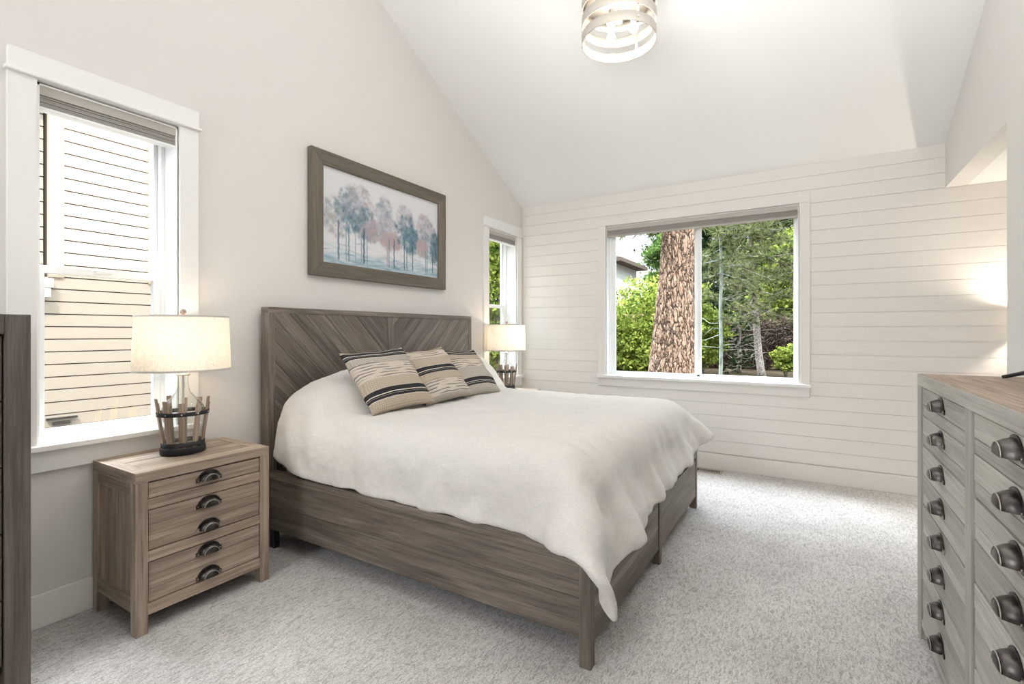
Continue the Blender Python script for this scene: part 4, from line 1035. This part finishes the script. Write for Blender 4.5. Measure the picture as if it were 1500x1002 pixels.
def conifer(name, label, cat, u, w_, trunk_px, ztop, lean, crown, nb, seed, bark, mt='needle', per=36, group=None, dead=0, L0=1.3, wd=.030):
    base = at(u, w_, GZ); t = empty(name, base); tag(t, label, cat, group); r = random.Random(seed)
    tr = trunk_px*w_/FPX/2; n = 14; b = MB(); H = ztop-GZ
    path = [base+Vector((lean[0]*(1-(1-k/n)**2)*1.0+.012*math.sin(k*1.3+seed), .02*math.cos(k), H*k/n)) for k in range(n+1)]
    b.tube(path, [tr*(1.15 if k == 0 else 1)*(1-.45*k/n) for k in range(n+1)], 12); b.build('trunk', bark, t)
    def pos(z):
        f = min(max((z-GZ)/H, 0), .999)*n; i = int(f); return path[i].lerp(path[i+1], f-i)
    b = MB(); tips = []
    z0, z1 = crown
    for k in range(nb):
        z = z0+(z1-z0)*(k+.5)/nb+r.uniform(-.1, .1); p = pos(z); a = r.uniform(0, 6.28); L = L0*(1.15-.5*(z-z0)/(z1-z0))*r.uniform(.6, 1.15)
        d = Vector((math.cos(a), math.sin(a), r.uniform(-.28, .22))); m1 = p+d*L*.5+Vector((0, 0, -.08*L)); e = p+d*L+Vector((0, 0, r.uniform(-.05, .15)*L)); b.tube([p, m1, e], [.018, .012, .005], 5)
        for q in range(6):
            f = r.uniform(.25, 1); s = p.lerp(m1, f*2) if f < .5 else m1.lerp(e, f*2-1); sd = Vector((r.uniform(-1, 1), r.uniform(-1, 1), r.uniform(-.4, .6))).normalized(); tp = s+sd*r.uniform(.08, .38)
            b.tube([s, tp], [.005, .003], 4); tips.append((tp, (d*.5+sd).normalized()))
    for k in range(dead):
        z = r.uniform(.35, z0+.6); p = pos(z); a = r.uniform(0, 6.28); L = r.uniform(.5, 1.3); d = Vector((math.cos(a), math.sin(a), r.uniform(-.2, .25)))
        b.tube([p, p+d*L*.5+Vector((0, 0, r.uniform(-.1, .1))), p+d*L+Vector((r.uniform(-.2, .2), 0, r.uniform(-.15, .15)))], [.012, .008, .003], 5)
    b.build('branches', bark, t); needle_tufts('needles', t, tips, per, .25 if mt == 'needle' else .08, wd, LM[mt], seed)
    return t
conifer('pine_tree', 'slim grey pine with a leaning trunk, right of the window mullion', 'tree', 1117, 17.6, 11, 6.6, (-.42, 0), (1.9, 6.4), 70, 21, M['thin_bark'], dead=30, L0=1.7, per=34)
conifer('pine_tree', 'pale thin straight pine trunk nearest the window mullion', 'tree', 1056, 14.4, 5.5, 6.2, (.0, 0), (2.9, 6.2), 30, 23, M['pale_bark'], dead=8, L0=1.25, per=34)
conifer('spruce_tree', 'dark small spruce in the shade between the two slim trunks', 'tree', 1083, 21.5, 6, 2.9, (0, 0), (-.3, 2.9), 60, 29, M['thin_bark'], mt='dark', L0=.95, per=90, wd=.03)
conifer('pine_tree', 'pine whose branches fill the top right of the wide window', 'tree', 1180, 12.6, 14, 6.0, (0, 0), (2.3, 5.9), 44, 31, M['thin_bark'], L0=1.9, per=34)

def bush(name, label, cat, u, w_, blobs, n, size, mt, seed, trunk=True, clump=0, group=None, ratio=.55):
    base = at(u, w_, GZ); t = empty(name, base); tag(t, label, cat, group)
    bl = [(base+Vector(c), r_, math.prod(r_)) for c, r_ in blobs]; leaf_cloud('foliage', t, bl, n, size, LM[mt], seed, clump=clump, ratio=ratio)
    b = MB(); r = random.Random(seed)
    for c, _, _ in bl:
        s = base+Vector((r.uniform(-.1, .1), r.uniform(-.1, .1), 0)); e = Vector(c); b.tube([s, s.lerp(e, .5)+Vector((r.uniform(-.2, .2), 0, .1)), e], [.035, .022, .008], 6)
    b.build('stem', M['thin_bark'], t); return t
bush('maple_shrub', 'bright green leafy maple left of the huge trunk', 'tree', 925, 12.6, [((-.7, 0, 1.3), (1.2, .6, 1.0)), ((.5, .0, 1.6), (1.1, .6, 1.1)), ((0, 0, .6), (1.5, .7, .8)), ((-1.2, .2, 2.3), (.9, .6, .6)), ((.3, .2, 2.7), (.8, .6, .5))], 26000, .048, 'bright', 41, clump=520)
bush('maple_shrub', 'sunlit green maple between the trunk and the pale thin pine', 'tree', 1028, 19.8, [((-.5, 0, 2.0), (1.1, .6, 1.3)), ((.3, .0, 1.9), (.8, .6, .9)), ((-.8, 0, 3.4), (1.0, .6, .8)), ((-.2, 0, 1.0), (.9, .5, .6))], 22000, .055, 'bright', 43, clump=420)
bush('garden_shrub', 'small green bush low at the right edge of the wide window', 'shrub', 1153, 19.5, [((0, 0, .75), (.5, .4, .5)), ((.5, .1, 1.0), (.5, .4, .45))], 6000, .05, 'bright', 45, clump=120)
bush('garden_shrub', 'loose low sprigs at the foot of the pale thin trunk', 'shrub', 1052, 12.0, [((0, 0, .32), (.5, .3, .22)), ((.45, .1, .30), (.35, .3, .2))], 1500, .045, 'mid', 47, clump=60)
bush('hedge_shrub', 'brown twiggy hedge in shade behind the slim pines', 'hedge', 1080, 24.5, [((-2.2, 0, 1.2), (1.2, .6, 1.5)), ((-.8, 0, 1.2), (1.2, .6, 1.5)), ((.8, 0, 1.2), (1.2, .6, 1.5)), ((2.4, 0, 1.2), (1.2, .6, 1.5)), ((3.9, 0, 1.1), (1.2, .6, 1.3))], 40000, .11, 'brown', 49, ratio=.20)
bush('broadleaf_tree', 'mid green broadleaf tree far behind at the right', 'tree', 1160, 27.5, [((0, 0, 3.8), (2.0, 1.0, 1.6)), ((-1.5, 0, 3.0), (1.2, .9, 1.2)), ((1.2, 0, 2.6), (1.6, .9, 1.2)), ((0, 0, 6.0), (2.4, 1.0, 1.6))], 22000, .11, 'bright', 51, clump=600)
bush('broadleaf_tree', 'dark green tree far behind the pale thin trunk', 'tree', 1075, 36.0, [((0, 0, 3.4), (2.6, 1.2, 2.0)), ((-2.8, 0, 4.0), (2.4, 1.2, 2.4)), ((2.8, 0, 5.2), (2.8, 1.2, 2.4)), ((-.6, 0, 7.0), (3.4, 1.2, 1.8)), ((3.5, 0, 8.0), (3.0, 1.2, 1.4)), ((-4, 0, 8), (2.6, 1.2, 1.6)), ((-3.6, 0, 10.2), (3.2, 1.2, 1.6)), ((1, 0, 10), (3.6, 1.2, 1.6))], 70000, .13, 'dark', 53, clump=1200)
bush('broadleaf_tree', 'green tree far behind the left of the huge trunk', 'tree', 940, 24.0, [((-.4, 0, 1.9), (2.0, 1.0, 1.6)), ((1.2, 0, 3.6), (1.0, 1.0, 1.6)), ((-1.9, 0, 2.4), (1.0, .9, 1.0)), ((1.1, 0, 5.6), (.9, .9, .9))], 22000, .085, 'mid', 55, clump=420)
bush('leafy_tree', 'pale green leafy tree right outside the narrow corner window', 'tree', 727, 8.2, [((0, 0, 2.1), (.8, .7, .9)), ((.1, 0, 3.0), (.7, .6, .7)), ((0, .1, 1.1), (.8, .6, .7)), ((-.2, 0, 4.0), (.8, .6, .8))], 9000, .050, 'bright', 57, clump=240)
bush('broadleaf_tree', 'tree farther off beyond the narrow corner window', 'tree', 722, 17.0, [((0, 0, 2.0), (2.2, 1.0, 1.8)), ((0, 0, 4.6), (2.2, 1.0, 1.6))], 14000, .09, 'mid', 59, clump=300)
# neighbour's roof corner and rail glimpsed through the leaves
hb_ = at(905, 32, GZ); t = empty('distant_house', hb_); tag(t, 'pale distant house with brown eave seen through leaves at the window corner', 'house')
b = MB(); b.box(hb_.x-6, hb_.x-.3, hb_.y, hb_.y+5, GZ, 5.9); b.build('wall', mat('pale_stucco', (.62, .60, .56), .9), t)
b = MB(); b.prism([(hb_.x-6.5, 5.9), (hb_.x+.4, 5.9), (hb_.x+.4, 6.15), (hb_.x-6.5, 7.4)], hb_.y-.6, hb_.y+5.5, 'y'); b.build('roof', mat('brown_roof', (.12, .085, .065), .9), t)
f0, f1 = at(892, 19, 0), at(965, 19, 0); t = empty('fence_rail', (f0.x, f0.y, GZ)); tag(t, 'orange brown fence rail behind the maple, left of the huge trunk', 'fence')
zf = zat(462, 19); b = MB(); b.tube([(f0.x, f0.y, zf), (f1.x, f1.y, zf)], .035, 6); b.build('rail', mat('cedar_rail', (.34, .20, .12), .8), t)
for q in (.05, .5, .95):
    p_ = f0.lerp(f1, q); b = MB(); b.box(p_.x-.05, p_.x+.05, p_.y-.05, p_.y+.05, GZ, zf+.08, 'z'); b.build('post', mat('cedar_post', (.30, .19, .12), .8), t)
# dry grass stalks by the neighbour's wall
for k, (y, h) in enumerate(((2.03, .92), (2.18, 1.02), (2.34, .95), (2.66, .92))):
    b = MB(); 
    for q in range(4): b.tube([(NX+.5, y+.01*q, GZ), (NX+.48, y+.015+.013*q, GZ+h*.6), (NX+.5, y+.04+.022*q, GZ+h+.03*q)], [.005, .004, .002], 4)
    tag(b.build('grass_stalk', mat('straw', (.62, .42, .20), .8), loc=(NX+.5, y, GZ)), 'dry straw coloured grass stalks against the beige siding', 'grass', 'dry grass by the neighbour wall')
